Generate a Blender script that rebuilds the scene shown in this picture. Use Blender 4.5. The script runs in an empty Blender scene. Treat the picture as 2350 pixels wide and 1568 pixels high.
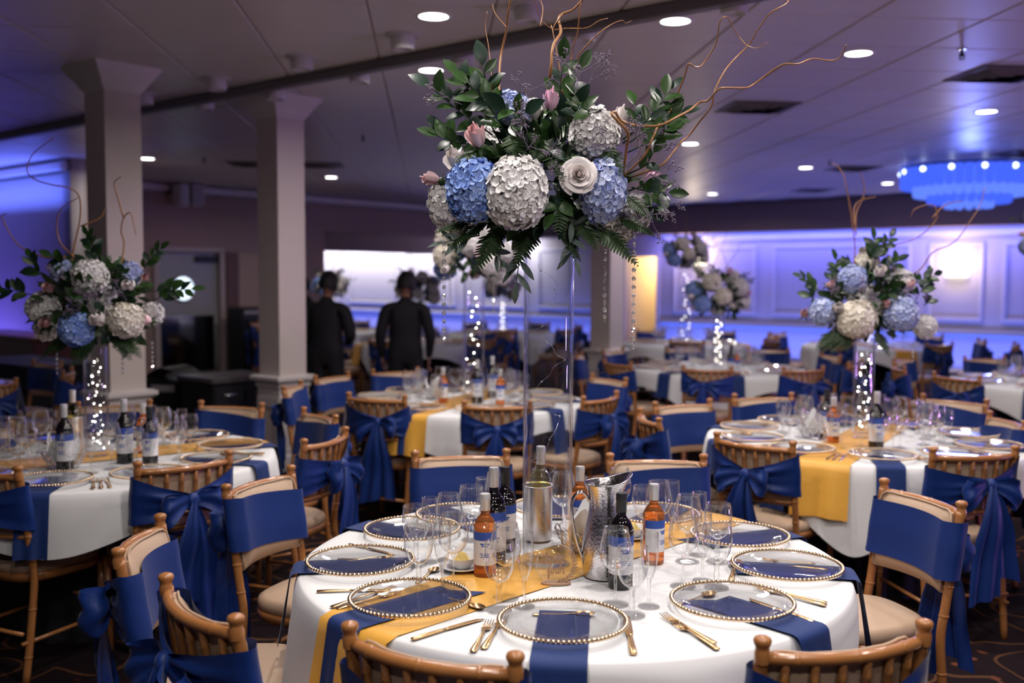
import bpy, bmesh, math, random
from mathutils import Vector, Matrix, Quaternion
SC = bpy.context.scene
COL = SC.collection
PI = math.pi
# ------------------------------------------------------------------ camera
FPX, PITCH, ROLL, CAMH = 2302.4, 0.06535, 0.00397, 1.64
_c, _s = math.cos(PITCH), math.sin(PITCH); _cr, _sr = math.cos(ROLL), math.sin(ROLL)
FWD = Vector((0, _c, -_s)); UPV = Vector((0, _s, _c)); RGT = Vector((1, 0, 0))
EX = RGT*_cr + UPV*_sr; EY = UPV*_cr - RGT*_sr
EYE = Vector((0, 0, CAMH))
cam_d = bpy.data.cameras.new('camera'); cam = bpy.data.objects.new('camera', cam_d); COL.objects.link(cam)
cam.matrix_world = Matrix(((EX.x, EY.x, -FWD.x, EYE.x), (EX.y, EY.y, -FWD.y, EYE.y), (EX.z, EY.z, -FWD.z, EYE.z), (0, 0, 0, 1)))
cam_d.sensor_width = 36; cam_d.lens = FPX/2350*36; cam_d.clip_end = 200
cam_d.dof.use_dof = True; cam_d.dof.focus_distance = 2.95; cam_d.dof.aperture_fstop = 2.0
SC.camera = cam
# ------------------------------------------------------------------ world, exposure
W = bpy.data.worlds.new('world'); SC.world = W; W.use_nodes = True
W.node_tree.nodes['Background'].inputs[0].default_value = (0.78, 0.72, 0.86, 1)
W.node_tree.nodes['Background'].inputs[1].default_value = 0.20  # weak even fill, added to stand in for the unbuilt hall behind the camera
VS = SC.view_settings
VS.view_transform = 'Standard'; VS.look = 'None'; VS.gamma = 1; VS.use_curve_mapping = False
VS.exposure = 0.2
CY = SC.cycles
CY.max_bounces = 8; CY.diffuse_bounces = 3; CY.glossy_bounces = 3; CY.transmission_bounces = 6; CY.transparent_max_bounces = 24
CY.sample_clamp_indirect = 6; CY.caustics_reflective = False; CY.caustics_refractive = False
CY.use_denoising = True; CY.use_adaptive_sampling = True; CY.adaptive_threshold = .025
def lamp(name, typ, loc, power, color=(1, 1, 1), size=.1, target=None, spot=1.2, blend=.6, size_y=None):
    d = bpy.data.lights.new(name, typ); d.energy = power; d.color = color
    if typ == 'AREA':
        d.shape = 'DISK' if size_y is None else 'RECTANGLE'; d.size = size
        if size_y is not None: d.size_y = size_y
    else: d.shadow_soft_size = size
    if typ == 'SPOT': d.spot_size = spot; d.spot_blend = blend
    o = bpy.data.objects.new(name, d); COL.objects.link(o); o.location = loc
    if target is not None:
        o.rotation_euler = (Vector(target)-Vector(loc)).to_track_quat('-Z', 'Y').to_euler()
    return o
# room axes: UB runs across the hall to the panelled wall, VA runs away along it
AZ = math.radians(40.0)
UB = Vector((math.sin(AZ), math.cos(AZ), 0)); VA = Vector((-math.cos(AZ), math.sin(AZ), 0))
def uv(u, v, z=0): return UB*u + VA*v + Vector((0, 0, z))
CEIL = 3.11
# ------------------------------------------------------------------ pixels -> points (2350 x 1568 frame)
def ray(px, py): return FWD + EX*((px-1175)/FPX) - EY*((py-784)/FPX)
def atz(px, py, z):
    d = ray(px, py); return EYE + d*((z-CAMH)/d.z)
def aty(px, py, y):
    d = ray(px, py); return EYE + d*(y/d.y)
def onplane(px, py, n, dist):
    d = ray(px, py); return EYE + d*((dist - EYE.dot(n))/d.dot(n))
# colours of the hall's led strips and of the coloured fixture right of the frame
BLUE = (.10, .16, 1.0); VIO = (.45, .22, 1.0); PINK = (1.0, .42, .75)
# ------------------------------------------------------------------ materials
MATS = {}
def nodes_of(m):
    m.use_nodes = True; nt = m.node_tree; return nt, nt.nodes, nt.links
def mat(name, col, rough=.5, metal=0, var=0, scale=40, bump=0, bscale=200, coat=0, spec=.5, sheen=0, emit=None, estr=0, trans=0, ior=1.45, coords='Object'):
    if name in MATS: return MATS[name]
    m = bpy.data.materials.new(name); MATS[name] = m
    nt, N, L = nodes_of(m); b = N['Principled BSDF']
    b.inputs['Base Color'].default_value = (*col, 1); b.inputs['Roughness'].default_value = rough; b.inputs['Metallic'].default_value = metal
    b.inputs['Specular IOR Level'].default_value = spec; b.inputs['IOR'].default_value = ior
    if coat: b.inputs['Coat Weight'].default_value = coat; b.inputs['Coat Roughness'].default_value = .08
    if sheen: b.inputs['Sheen Weight'].default_value = sheen; b.inputs['Sheen Roughness'].default_value = .4
    if trans: b.inputs['Transmission Weight'].default_value = trans
    if emit: b.inputs['Emission Color'].default_value = (*emit, 1); b.inputs['Emission Strength'].default_value = estr
    if var or bump:
        tc = N.new('ShaderNodeTexCoord')
    if var:
        nz = N.new('ShaderNodeTexNoise'); nz.inputs['Scale'].default_value = scale; nz.inputs['Detail'].default_value = 4
        L.new(tc.outputs[coords], nz.inputs['Vector'])
        mx = N.new('ShaderNodeMix'); mx.data_type = 'RGBA'
        mx.inputs['A'].default_value = (*[c*(1-var) for c in col], 1); mx.inputs['B'].default_value = (*[min(1, c*(1+var)) for c in col], 1)
        L.new(nz.outputs['Fac'], mx.inputs['Factor']); L.new(mx.outputs['Result'], b.inputs['Base Color'])
    if bump:
        n2 = N.new('ShaderNodeTexNoise'); n2.inputs['Scale'].default_value = bscale; n2.inputs['Detail'].default_value = 2
        L.new(tc.outputs[coords], n2.inputs['Vector'])
        bp = N.new('ShaderNodeBump'); bp.inputs['Strength'].default_value = bump; bp.inputs['Distance'].default_value = .002
        L.new(n2.outputs['Fac'], bp.inputs['Height']); L.new(bp.outputs['Normal'], b.inputs['Normal'])
    return m
def thin_glass(name, tint=(.985, .99, .99), rough=.015, gain=1.0, low=.03, high=.75, power=3.0):
    """thin-walled glass: clear with a reflection that grows towards the edge"""
    m = bpy.data.materials.new(name); MATS[name] = m
    nt, N, L = nodes_of(m); N.remove(N['Principled BSDF'])
    tr = N.new('ShaderNodeBsdfTransparent'); tr.inputs[0].default_value = (*tint, 1)
    gl = N.new('ShaderNodeBsdfGlossy'); gl.inputs['Roughness'].default_value = rough; gl.inputs['Color'].default_value = (gain, gain, gain, 1)
    lw = N.new('ShaderNodeLayerWeight'); lw.inputs[0].default_value = .5
    pw = N.new('ShaderNodeMath'); pw.operation = 'POWER'; pw.inputs[1].default_value = power
    mr = N.new('ShaderNodeMapRange'); mr.inputs['To Min'].default_value = low; mr.inputs['To Max'].default_value = high
    mx = N.new('ShaderNodeMixShader')
    L.new(lw.outputs['Facing'], pw.inputs[0]); L.new(pw.outputs[0], mr.inputs['Value']); L.new(mr.outputs[0], mx.inputs[0])
    L.new(tr.outputs[0], mx.inputs[1]); L.new(gl.outputs[0], mx.inputs[2]); L.new(mx.outputs[0], N['Material Output'].inputs[0])
    return m
def stem_glass(name):
    m = bpy.data.materials.new(name); MATS[name] = m
    nt, N, L = nodes_of(m); N.remove(N['Principled BSDF'])
    tr = N.new('ShaderNodeBsdfTransparent'); gl = N.new('ShaderNodeBsdfGlass'); gl.inputs['Roughness'].default_value = .02; gl.inputs['IOR'].default_value = 1.45
    mx = N.new('ShaderNodeMixShader'); mx.inputs[0].default_value = .32
    L.new(tr.outputs[0], mx.inputs[1]); L.new(gl.outputs[0], mx.inputs[2]); L.new(mx.outputs[0], N['Material Output'].inputs[0]); return m
def crystal_mat(name):
    m = bpy.data.materials.new(name); MATS[name] = m
    nt, N, L = nodes_of(m); N.remove(N['Principled BSDF'])
    tr = N.new('ShaderNodeBsdfTransparent'); tr.inputs[0].default_value = (.93, .93, .93, 1); gl = N.new('ShaderNodeBsdfGlossy'); gl.inputs['Roughness'].default_value = .08; gl.inputs['Color'].default_value = (.96, .96, .96, 1)
    df = N.new('ShaderNodeBsdfDiffuse'); df.inputs[0].default_value = (.76, .76, .76, 1)
    m1 = N.new('ShaderNodeMixShader'); m1.inputs[0].default_value = .35; m2 = N.new('ShaderNodeMixShader'); m2.inputs[0].default_value = .62
    L.new(gl.outputs[0], m1.inputs[1]); L.new(df.outputs[0], m1.inputs[2]); L.new(tr.outputs[0], m2.inputs[1]); L.new(m1.outputs[0], m2.inputs[2]); L.new(m2.outputs[0], N['Material Output'].inputs[0]); return m
def emis(name, col, strength, sample=False):
    m = bpy.data.materials.new(name); MATS[name] = m
    nt, N, L = nodes_of(m); N.remove(N['Principled BSDF'])
    e = N.new('ShaderNodeEmission'); e.inputs[0].default_value = (*col, 1); e.inputs[1].default_value = strength
    L.new(e.outputs[0], N['Material Output'].inputs[0])
    m.cycles.emission_sampling = 'AUTO' if sample else 'NONE'
    return m
M_WOOD = mat('gold_wood', (.40, .165, .052), .28, coat=.5, var=.16, scale=18)
M_VINYL = mat('beige_vinyl', (.54, .38, .26), .42, var=.05, scale=30, bump=.15, bscale=500)
M_NAVY = mat('navy_satin', (.0045, .030, .185), .5, sheen=.10, var=.12, scale=60, bump=.12, bscale=60)
M_NAPK = mat('navy_napkin', (.005, .028, .145), .7, sheen=.1, var=.08, scale=90, bump=.2, bscale=700)
M_CLOTH = mat('white_linen', (.83, .83, .83), .75, sheen=.15, bump=.15, bscale=30)
M_BLACK = mat('black_linen', (.008, .008, .010), .8)
M_RUN = mat('gold_satin', (.82, .42, .06), .42, sheen=.3, var=.08, scale=14, bump=.35, bscale=22)
M_GOLD = mat('gold_metal', (.86, .56, .27), .22, metal=1, var=.06, scale=60)
M_BEAD = mat('champagne_bead', (.80, .62, .43), .25, metal=1)
M_STEEL = mat('polished_steel', (.72, .70, .72), .16, metal=1)
M_HAMMER = mat('hammered_steel', (.70, .68, .70), .2, metal=1, bump=.55, bscale=130)
M_BRUSH = mat('brushed_steel', (.68, .64, .63), .32, metal=1)
M_WHITE = mat('white_ceramic', (.83, .82, .82), .25)
M_BUTTER = mat('butter', (.90, .66, .22), .45)
M_GLASS = thin_glass('clear_glass', low=.07, high=1.0, power=2.0)
M_STEM = stem_glass('solid_glass')
M_CHARGER = thin_glass('charger_glass', low=.020, high=.75, power=2.6)
M_VASE = thin_glass('vase_glass', tint=(.985, .99, .995), low=.02, high=.95, power=2.6)
M_PAINT = mat('white_paint', (.72, .66, .64), .5, var=.04, scale=6)
M_COLUMN = mat('column_paint', (.66, .57, .53), .7, bump=.2, bscale=120)
M_WALL = mat('taupe_wall', (.37, .26, .23), .75, bump=.15, bscale=90)
M_PANELW = mat('pale_wall', (.62, .56, .54), .7)
M_DARK = mat('black_plastic', (.012, .012, .014), .45)
M_GREEN = mat('leaf_green', (.024, .062, .014), .32, var=.4, scale=9)
M_GREEN2 = mat('leaf_dark', (.010, .030, .018), .38, var=.3, scale=9)
M_EUCA = mat('eucalyptus', (.10, .14, .125), .5, var=.25, scale=12)
M_FERN = mat('fern_green', (.016, .040, .009), .5, var=.35, scale=12)
M_TWIG = mat('willow_bark', (.30, .135, .045), .4, var=.3, scale=20)
M_STAT = mat('dried_lavender', (.20, .16, .22), .8, var=.3, scale=60)
M_CRYST = crystal_mat('crystal')
M_SILVER = mat('silver_wire', (.75, .73, .76), .2, metal=1)
M_BOTDARK = mat('dark_bottle', (.006, .005, .007), .06, spec=.8)
M_BOTGREEN = thin_glass('white_wine', tint=(.82, .78, .42), low=.05, high=.7)
M_ROSE = mat('rose_wine', (.95, .30, .09), .05, trans=.75, ior=1.33)
M_CAPW = mat('pale_cap', (.66, .65, .66), .35, metal=.35)
M_CAPB = mat('black_cap', (.02, .022, .025), .4)
M_LABEL = mat('paper_label', (.80, .78, .80), .6)
M_LABBLUE = mat('blue_label', (.035, .09, .42), .5)
M_SKIN = mat('skin', (.25, .12, .075), .55)
M_HAIR = mat('black_hair', (.008, .006, .006), .6, bump=.8, bscale=300)
M_SHIRT = mat('black_shirt', (.006, .006, .0075), .75, bump=.2, bscale=60)
M_LAMP = emis('downlight_glow', (1.0, .97, .93), 9.0)
M_FAIRY = emis('fairy_glow', (1.0, .93, .80), 30.0)
M_LEDBLUE = emis('blue_led', (.10, .17, 1.0), 1.6)
M_SCONCE = emis('sconce_glow', (1.0, .88, .70), 4.0)
def petal_mat(name, c1, c2):
    m = mat(name, c1, .6); nt, N, L = nodes_of(m); b = N['Principled BSDF']
    at = N.new('ShaderNodeAttribute'); at.attribute_name = 'tint'
    mx = N.new('ShaderNodeMix'); mx.data_type = 'RGBA'; mx.inputs['A'].default_value = (*c1, 1); mx.inputs['B'].default_value = (*c2, 1)
    L.new(at.outputs['Fac'], mx.inputs['Factor']); L.new(mx.outputs['Result'], b.inputs['Base Color'])
    b.inputs['Subsurface Weight'].default_value = 0
    return m
P_WHITE = petal_mat('hydrangea_white', (.73, .71, .72), (.84, .82, .80))
P_CREAM = petal_mat('hydrangea_cream', (.80, .74, .62), (.88, .84, .76))
P_BLUE = petal_mat('hydrangea_blue', (.14, .26, .68), (.38, .52, .88))
P_PALE = petal_mat('hydrangea_pale_blue', (.30, .38, .74), (.62, .68, .90))
P_ROSEW = petal_mat('rose_white', (.82, .72, .70), (.88, .84, .83))
P_ROSEP = petal_mat('rose_pink', (.80, .42, .46), (.88, .66, .66))
P_ROSEM = petal_mat('rose_mauve', (.72, .34, .52), (.84, .56, .72))
# ------------------------------------------------------------------ mesh builder
class MB:
    def __init__(s): s.v = []; s.f = []; s.m = []; s.t = []; s.mi = 0; s.tint = 0.0
    def add(s, vs, fs):
        n = len(s.v); s.v += [tuple(p) for p in vs]; s.f += [tuple(i+n for i in f) for f in fs]; s.m += [s.mi]*len(fs); s.t += [s.tint]*len(vs)
    def box(s, c, d, M=None):
        x, y, z = [k/2 for k in d]; c = Vector(c)
        vs = [Vector((a*x, b*y, e*z)) for e in (-1, 1) for b in (-1, 1) for a in (-1, 1)]
        vs = [c + (M @ p if M is not None else p) for p in vs]
        s.add(vs, [(0, 2, 3, 1), (4, 5, 7, 6), (0, 1, 5, 4), (2, 6, 7, 3), (0, 4, 6, 2), (1, 3, 7, 5)])
    def cbox(s, c, d, b, M=None):
        """box with chamfered top and bottom edges"""
        c = Vector(c); x, y, z = [k/2 for k in d]; vs = []; fs = []
        for zz, ins in ((-z, b), (-z+b, 0), (z-b, 0), (z, b)):
            for sx, sy in ((-1, -1), (1, -1), (1, 1), (-1, 1)):
                for e in (0, 1):
                    q = b + 0
                    if (sx*sy > 0) == (e == 0): p = Vector((sx*(x-ins), sy*(y-q-ins), zz))
                    else: p = Vector((sx*(x-q-ins), sy*(y-ins), zz))
                    vs.append(p)
        vs = [c + (M @ p if M is not None else p) for p in vs]
        for k in range(3):
            for i in range(8): fs.append((k*8+i, k*8+(i+1) % 8, k*8+8+(i+1) % 8, k*8+8+i))
        fs.append(tuple(range(7, -1, -1))); fs.append(tuple(range(24, 32)))
        s.add(vs, fs)
    def tube(s, pts, r, n=8, cap=True, flat=None):
        pts = [Vector(p) for p in pts]; k = len(pts)
        rs = [r]*k if not isinstance(r, (list, tuple)) else list(r)
        t0 = (pts[1]-pts[0]).normalized()
        nn = t0.orthogonal().normalized() if flat is None else Vector(flat)
        nn = (nn - t0*nn.dot(t0)).normalized()
        vs = []; pt = t0
        for i in range(k):
            t = (pts[min(i+1, k-1)]-pts[max(i-1, 0)])
            t = t.normalized() if t.length > 1e-9 else pt
            ax = pt.cross(t)
            if ax.length > 1e-7: nn = Quaternion(ax.normalized(), pt.angle(t)) @ nn
            nn = (nn - t*nn.dot(t)).normalized(); bb = t.cross(nn); pt = t
            ri = rs[i]; ra, rb = ri if isinstance(ri, (tuple, list)) else (ri, ri)
            for j in range(n):
                a = 2*PI*j/n; vs.append(pts[i] + nn*(ra*math.cos(a)) + bb*(rb*math.sin(a)))
        fs = [(i*n+j, i*n+(j+1) % n, i*n+n+(j+1) % n, i*n+n+j) for i in range(k-1) for j in range(n)]
        if cap: fs += [tuple(range(n-1, -1, -1)), tuple(range((k-1)*n, k*n))]
        s.add(vs, fs)
    def lathe(s, prof, n=24, o=(0, 0, 0), capb=False, capt=False):
        o = Vector(o); vs = []; k = len(prof)
        for r, z in prof:
            for j in range(n):
                a = 2*PI*j/n; vs.append(o + Vector((r*math.cos(a), r*math.sin(a), z)))
        fs = [(i*n+j, i*n+(j+1) % n, i*n+n+(j+1) % n, i*n+n+j) for i in range(k-1) for j in range(n)]
        if capb: fs.append(tuple(range(n-1, -1, -1)))
        if capt: fs.append(tuple(range((k-1)*n, k*n)))
        s.add(vs, fs)
    def grid(s, P, wrap=False):
        ny = len(P); nx = len(P[0]); vs = [p for row in P for p in row]
        fs = [(i*nx+j, i*nx+(j+1) % nx, i*nx+nx+(j+1) % nx, i*nx+nx+j) for i in range(ny-1) for j in range(nx if wrap else nx-1)]
        s.add(vs, fs)
    def ball(s, c, r, nu=10, nv=6):
        c = Vector(c); r = Vector((r, r, r)) if not hasattr(r, '__len__') else Vector(r)
        vs = [c+Vector((0, 0, -r.z))]; fs = []
        for i in range(1, nv):
            b = -PI/2 + PI*i/nv
            for j in range(nu):
                a = 2*PI*j/nu; vs.append(c+Vector((r.x*math.cos(a)*math.cos(b), r.y*math.sin(a)*math.cos(b), r.z*math.sin(b))))
        vs.append(c+Vector((0, 0, r.z))); top = len(vs)-1
        for j in range(nu):
            fs.append((0, 1+(j+1) % nu, 1+j)); fs.append((top, top-nu+j, top-nu+(j+1) % nu))
        for i in range(nv-2):
            for j in range(nu):
                a = 1+i*nu; fs.append((a+j, a+(j+1) % nu, a+nu+(j+1) % nu, a+nu+j))
        s.add(vs, fs)
    def mesh(s, name, mats, smooth=True, tint=False, auto=None):
        me = bpy.data.meshes.new(name); me.from_pydata(s.v, [], s.f)
        for m in (mats if isinstance(mats, (list, tuple)) else [mats]): me.materials.append(m)
        me.polygons.foreach_set('material_index', s.m)
        if smooth: me.polygons.foreach_set('use_smooth', [True]*len(s.f))
        if tint:
            a = me.attributes.new('tint', 'FLOAT', 'POINT'); a.data.foreach_set('value', s.t)
        me.update()
        if auto is not None: me.set_sharp_from_angle(angle=math.radians(auto))
        return me
def ob(name, me, parent=None, loc=None, rot=None, scale=None):
    o = bpy.data.objects.new(name, me); COL.objects.link(o)
    if parent is not None: o.parent = parent
    if loc is not None: o.location = loc
    if rot is not None: o.rotation_euler = rot
    if scale is not None: o.scale = scale
    return o
def tag(o, label=None, cat=None, group=None, kind=None):
    if label: o['label'] = label
    if cat: o['category'] = cat
    if group: o['group'] = group
    if kind: o['kind'] = kind
    return o
def thing(name, label, cat, loc=(0, 0, 0), rotz=0, group=None):
    o = bpy.data.objects.new(name, None); COL.objects.link(o); o.empty_display_size = .05
    o.location = loc; o.rotation_euler = (0, 0, rotz)
    return tag(o, label, cat, group)
def boxmesh(name, d, m, b=None):
    k = MB(); k.box((0, 0, 0), d) if b is None else k.cbox((0, 0, 0), d, b); return k.mesh(name, m, smooth=False)
def spline(pts, n):
    """Catmull-Rom through the points"""
    P = [Vector(p) for p in pts]
    if len(P) < 3: return [P[0].lerp(P[-1], i/n) for i in range(n+1)]
    Q = [P[0]*2-P[1]] + P + [P[-1]*2-P[-2]]; out = []
    for i in range(len(P)-1):
        a, b, c, d = Q[i:i+4]
        for k in range(n):
            t = k/n; out.append(.5*((2*b)+(c-a)*t+(2*a-5*b+4*c-d)*t*t+(3*b-a-3*c+d)*t**3))
    out.append(P[-1]); return out
# ================================================================== the hall
RND = random.Random(7)
U_SOF = atz(1750, 462, CEIL).dot(UB)          # face of the dropped soffit along the panelled wall
U_WALL = U_SOF + .75
V_BACK = .5*(atz(340, 418, CEIL).dot(VA) + atz(1000, 468, CEIL).dot(VA))
SOF_Z = 1.64 + (636-532)*atz(1750, 462, CEIL).y/FPX
YAWR = math.atan2(UB.y, UB.x)                 # local x along UB, local y along VA
def ubox(name, u0, u1, v0, v1, z0, z1, m, parent=None, chamfer=None):
    me = boxmesh(name, (abs(u1-u0), abs(v1-v0), abs(z1-z0)), m, chamfer)
    o = ob(name, me, parent, uv((u0+u1)/2, (v0+v1)/2, (z0+z1)/2), (0, 0, YAWR)); return o
def struct(o): o['kind'] = 'structure'; return o
# ---- carpet
def carpet():
    m = bpy.data.materials.new('carpet'); nt, N, L = nodes_of(m); b = N['Principled BSDF']
    b.inputs['Roughness'].default_value = .95; b.inputs['Specular IOR Level'].default_value = .1
    tc = N.new('ShaderNodeTexCoord'); nz = N.new('ShaderNodeTexNoise'); nz.inputs['Scale'].default_value = 2.2; nz.inputs['Detail'].default_value = 1
    add = N.new('ShaderNodeVectorMath'); add.operation = 'MULTIPLY_ADD'; add.inputs[1].default_value = (.35, .35, 0)
    L.new(tc.outputs['Object'], nz.inputs['Vector']); L.new(nz.outputs['Color'], add.inputs[0]); L.new(tc.outputs['Object'], add.inputs[2])
    vo = N.new('ShaderNodeTexVoronoi'); vo.inputs['Scale'].default_value = 2.0; L.new(add.outputs[0], vo.inputs['Vector'])
    sn = N.new('ShaderNodeMath'); sn.operation = 'MULTIPLY'; sn.inputs[1].default_value = 26; L.new(vo.outputs['Distance'], sn.inputs[0])
    si = N.new('ShaderNodeMath'); si.operation = 'SINE'; L.new(sn.outputs[0], si.inputs[0])
    r1 = N.new('ShaderNodeMapRange'); r1.inputs['From Min'].default_value = .90; r1.inputs['From Max'].default_value = .97; L.new(si.outputs[0], r1.inputs['Value'])
    v2 = N.new('ShaderNodeTexVoronoi'); v2.inputs['Scale'].default_value = 9; L.new(add.outputs[0], v2.inputs['Vector'])
    r2 = N.new('ShaderNodeMapRange'); r2.inputs['From Min'].default_value = .24; r2.inputs['From Max'].default_value = .18; L.new(v2.outputs['Distance'], r2.inputs['Value'])
    n2 = N.new('ShaderNodeTexNoise'); n2.inputs['Scale'].default_value = 1.3; L.new(tc.outputs['Object'], n2.inputs['Vector'])
    r3 = N.new('ShaderNodeMapRange'); r3.inputs['From Min'].default_value = .52; r3.inputs['From Max'].default_value = .60; L.new(n2.outputs['Fac'], r3.inputs['Value'])
    mul = N.new('ShaderNodeMath'); mul.operation = 'MULTIPLY'; L.new(r2.outputs[0], mul.inputs[0]); L.new(r3.outputs[0], mul.inputs[1])
    c1 = N.new('ShaderNodeMix'); c1.data_type = 'RGBA'; c1.inputs['A'].default_value = (.014, .008, .010, 1); c1.inputs['B'].default_value = (.10, .045, .022, 1)
    L.new(r1.outputs[0], c1.inputs['Factor'])
    c2 = N.new('ShaderNodeMix'); c2.data_type = 'RGBA'; c2.inputs['B'].default_value = (.16, .05, .025, 1)
    L.new(mul.outputs[0], c2.inputs['Factor']); L.new(c1.outputs['Result'], c2.inputs['A']); L.new(c2.outputs['Result'], b.inputs['Base Color'])
    return m
k = MB(); k.box((0, 0, -.05), (60, 60, .1)); fl = struct(ob('floor', k.mesh('floor', carpet(), False), loc=(0, 14, 0)))
# ---- ceiling slab and tiles
M_CEIL = mat('ceiling_tile_paint', (.70, .65, .62), .38, var=.03, scale=3, bump=.1, bscale=160)
k = MB(); k.box((0, 0, .1), (60, 60, .2)); ceil = struct(ob('ceiling', k.mesh('ceiling', mat('ceiling_joint', (.42, .36, .34), .7), False), loc=(0, 14, CEIL+.012)))
TS = .70; gaz = math.radians(-4.8)
gx = Vector((math.cos(gaz), -math.sin(gaz), 0)); gy = Vector((math.sin(gaz), math.cos(gaz), 0))
k = MB(); k.cbox((0, 0, .010), (TS-.012, TS-.012, .020), .006); tile_me = k.mesh('ceiling_tile', M_CEIL, False)
anchor = atz(539, 0, CEIL); tiles = []
for i in range(-30, 40):
    for j in range(-4, 52):
        p = anchor + gx*(TS*(i+.5)) + gy*(TS*(j+.5)-2.1)
        if p.y < 3.2 or p.dot(UB) > U_SOF-.2 or p.dot(VA) > V_BACK+8: continue
        if abs(p.x/p.y) > .60: continue
        tiles.append((p.y, p))
tiles.sort(key=lambda t: t[0])
for y, p in tiles[:300]:
    ob('ceiling_tile', tile_me, ceil, Vector((p.x, p.y, CEIL))-ceil.location, (0, 0, -gaz))
k = MB(); Mz = Matrix.Rotation(-gaz, 3, 'Z')
for y, p in tiles[300:]: k.cbox((p.x, p.y, .010), (TS-.012, TS-.012, .020), .006, Mz)
o = ob('ceiling_tile_field', k.mesh('ceiling_tile_field', M_CEIL, False), ceil, Vector((0, 0, CEIL))-ceil.location); o['kind'] = 'stuff'
# ---- panelled wall behind the soffit
struct(ubox('wall_right', U_WALL, U_WALL+.2, -12, 11.75, 0, CEIL, M_PANELW))
struct(ubox('wall_right_end', U_WALL, U_WALL+.2, 12.55, 26, 0, CEIL, M_PANELW))
struct(ubox('wall_right_header', U_WALL, U_WALL+.2, 11.75, 12.55, 2.08, CEIL, M_PANELW))
struct(ubox('soffit_right', U_SOF, U_WALL, -12, V_BACK+.2, SOF_Z, CEIL, M_WALL))
struct(ubox('wall_far_end', U_WALL-14, U_WALL+.2, 26, 26.2, 0, CEIL, M_PANELW))
struct(ubox('trim_cornice', U_WALL-.10, U_WALL, -12, 11.75, SOF_Z-.16, SOF_Z-.02, M_PAINT, None, .03))
struct(ubox('trim_chair_rail', U_WALL-.05, U_WALL, -12, 11.75, .63, .71, M_PAINT, None, .02))
struct(ubox('trim_chair_rail_end', U_WALL-.05, U_WALL, 12.55, 26, .63, .71, M_PAINT, None, .02))
struct(ubox('baseboard_right', U_WALL-.03, U_WALL, -12, 11.75, 0, .14, M_PAINT))
def vpx(px, y=650): 
    return onplane(px, y, UB, U_WALL).dot(VA)
def zpx(px, py): return onplane(px, py, UB, U_WALL).z
def frame_panel(name, va, vb, z0, z1, w=.075):
    m = MB(); a, b = min(va, vb), max(va, vb); t = .035
    for (v0, v1, q0, q1) in ((a, b, z0, z0+w), (a, b, z1-w, z1), (a, a+w, z0+w, z1-w), (b-w, b, z0+w, z1-w)):
        m.cbox((0, (v0+v1)/2-(a+b)/2, (q0+q1)/2), (t, v1-v0, q1-q0), .012)
    return struct(ob(name, m.mesh(name, M_PAINT, False), None, uv(U_WALL-t/2, (a+b)/2, 0), (0, 0, YAWR)))
zt, zb = zpx(2195, 556), zpx(2195, 738)
n = 1
for (pa, pb) in ((1545, 1735), (1772, 2090), (2130, 2258), (2300, 2520)):
    frame_panel('trim_%d' % (n+1), vpx(pa), vpx(pb), zb, zt); n += 1
for i in range(5):
    v0 = 13.2+i*2.3; frame_panel('trim_%d' % (n+1), v0, v0+1.9, zb, zt+.02); n += 1
# warm lit doorway in the panelled wall
for nm, (u0, u1, v0, v1, z0, z1) in {'passage_side': (U_WALL+.2, U_WALL+2.4, 12.55, 12.65, 0, 2.3), 'passage_end': (U_WALL+2.4, U_WALL+2.5, 10.5, 12.65, 0, 2.3),
        'passage_side_far': (U_WALL+.2, U_WALL+2.4, 10.5, 10.6, 0, 2.3)}.items():
    struct(ubox('wall_'+nm, u0, u1, v0, v1, z0, z1, mat('cream_wall', (.72, .65, .55), .7)))
struct(ubox('ceiling_passage', U_WALL+.2, U_WALL+2.5, 10.5, 12.65, 2.3, 2.4, M_PAINT))
struct(ubox('trim_passage_rail', U_WALL+2.36, U_WALL+2.4, 10.6, 12.55, .85, .95, M_PAINT))
for nm, v0, v1, z0, z1 in (('jamb', 11.69, 11.75, 0, 2.14), ('jamb', 12.55, 12.61, 0, 2.14), ('head', 11.69, 12.61, 2.08, 2.16)):
    struct(ubox('trim_door_'+nm, U_WALL-.04, U_WALL+.2, v0, v1, z0, z1, M_PAINT))
lamp('passage_lamp', 'POINT', uv(U_WALL+1.2, 11.9, 2.0), 55, (1.0, .68, .32), .15)
# blue led strips along cornice and rail
for nm, v0, v1, z0, z1, dz in (('cornice', -6, 11.6, SOF_Z-.02, SOF_Z-.005, 1), ('rail', -6, 11.6, .60, .62, -1)):
    o = ubox('led_strip', U_WALL-.09, U_WALL-.05, v0, v1, z0, z1, M_LEDBLUE)
    tag(o, 'blue glowing led strip along the %s of the panelled wall' % ('white cornice' if nm == 'cornice' else 'white chair rail'), 'light strip')
def strip_light(name, u, v0, v1, z, du, dz, power, color, width=.08):
    d = bpy.data.lights.new(name, 'AREA'); d.shape = 'RECTANGLE'; d.size = abs(v1-v0); d.size_y = width; d.energy = power; d.color = color
    o = bpy.data.objects.new(name, d); COL.objects.link(o); o.location = uv(u, (v0+v1)/2, z)
    zdir = -(UB*du + Vector((0, 0, dz))).normalized(); x = VA; y = zdir.cross(x)
    o.matrix_world = Matrix(((x.x, y.x, zdir.x, o.location.x), (x.y, y.y, zdir.y, o.location.y), (x.z, y.z, zdir.z, o.location.z), (0, 0, 0, 1)))
    return o
V_EDGE = vpx(2350)
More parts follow.
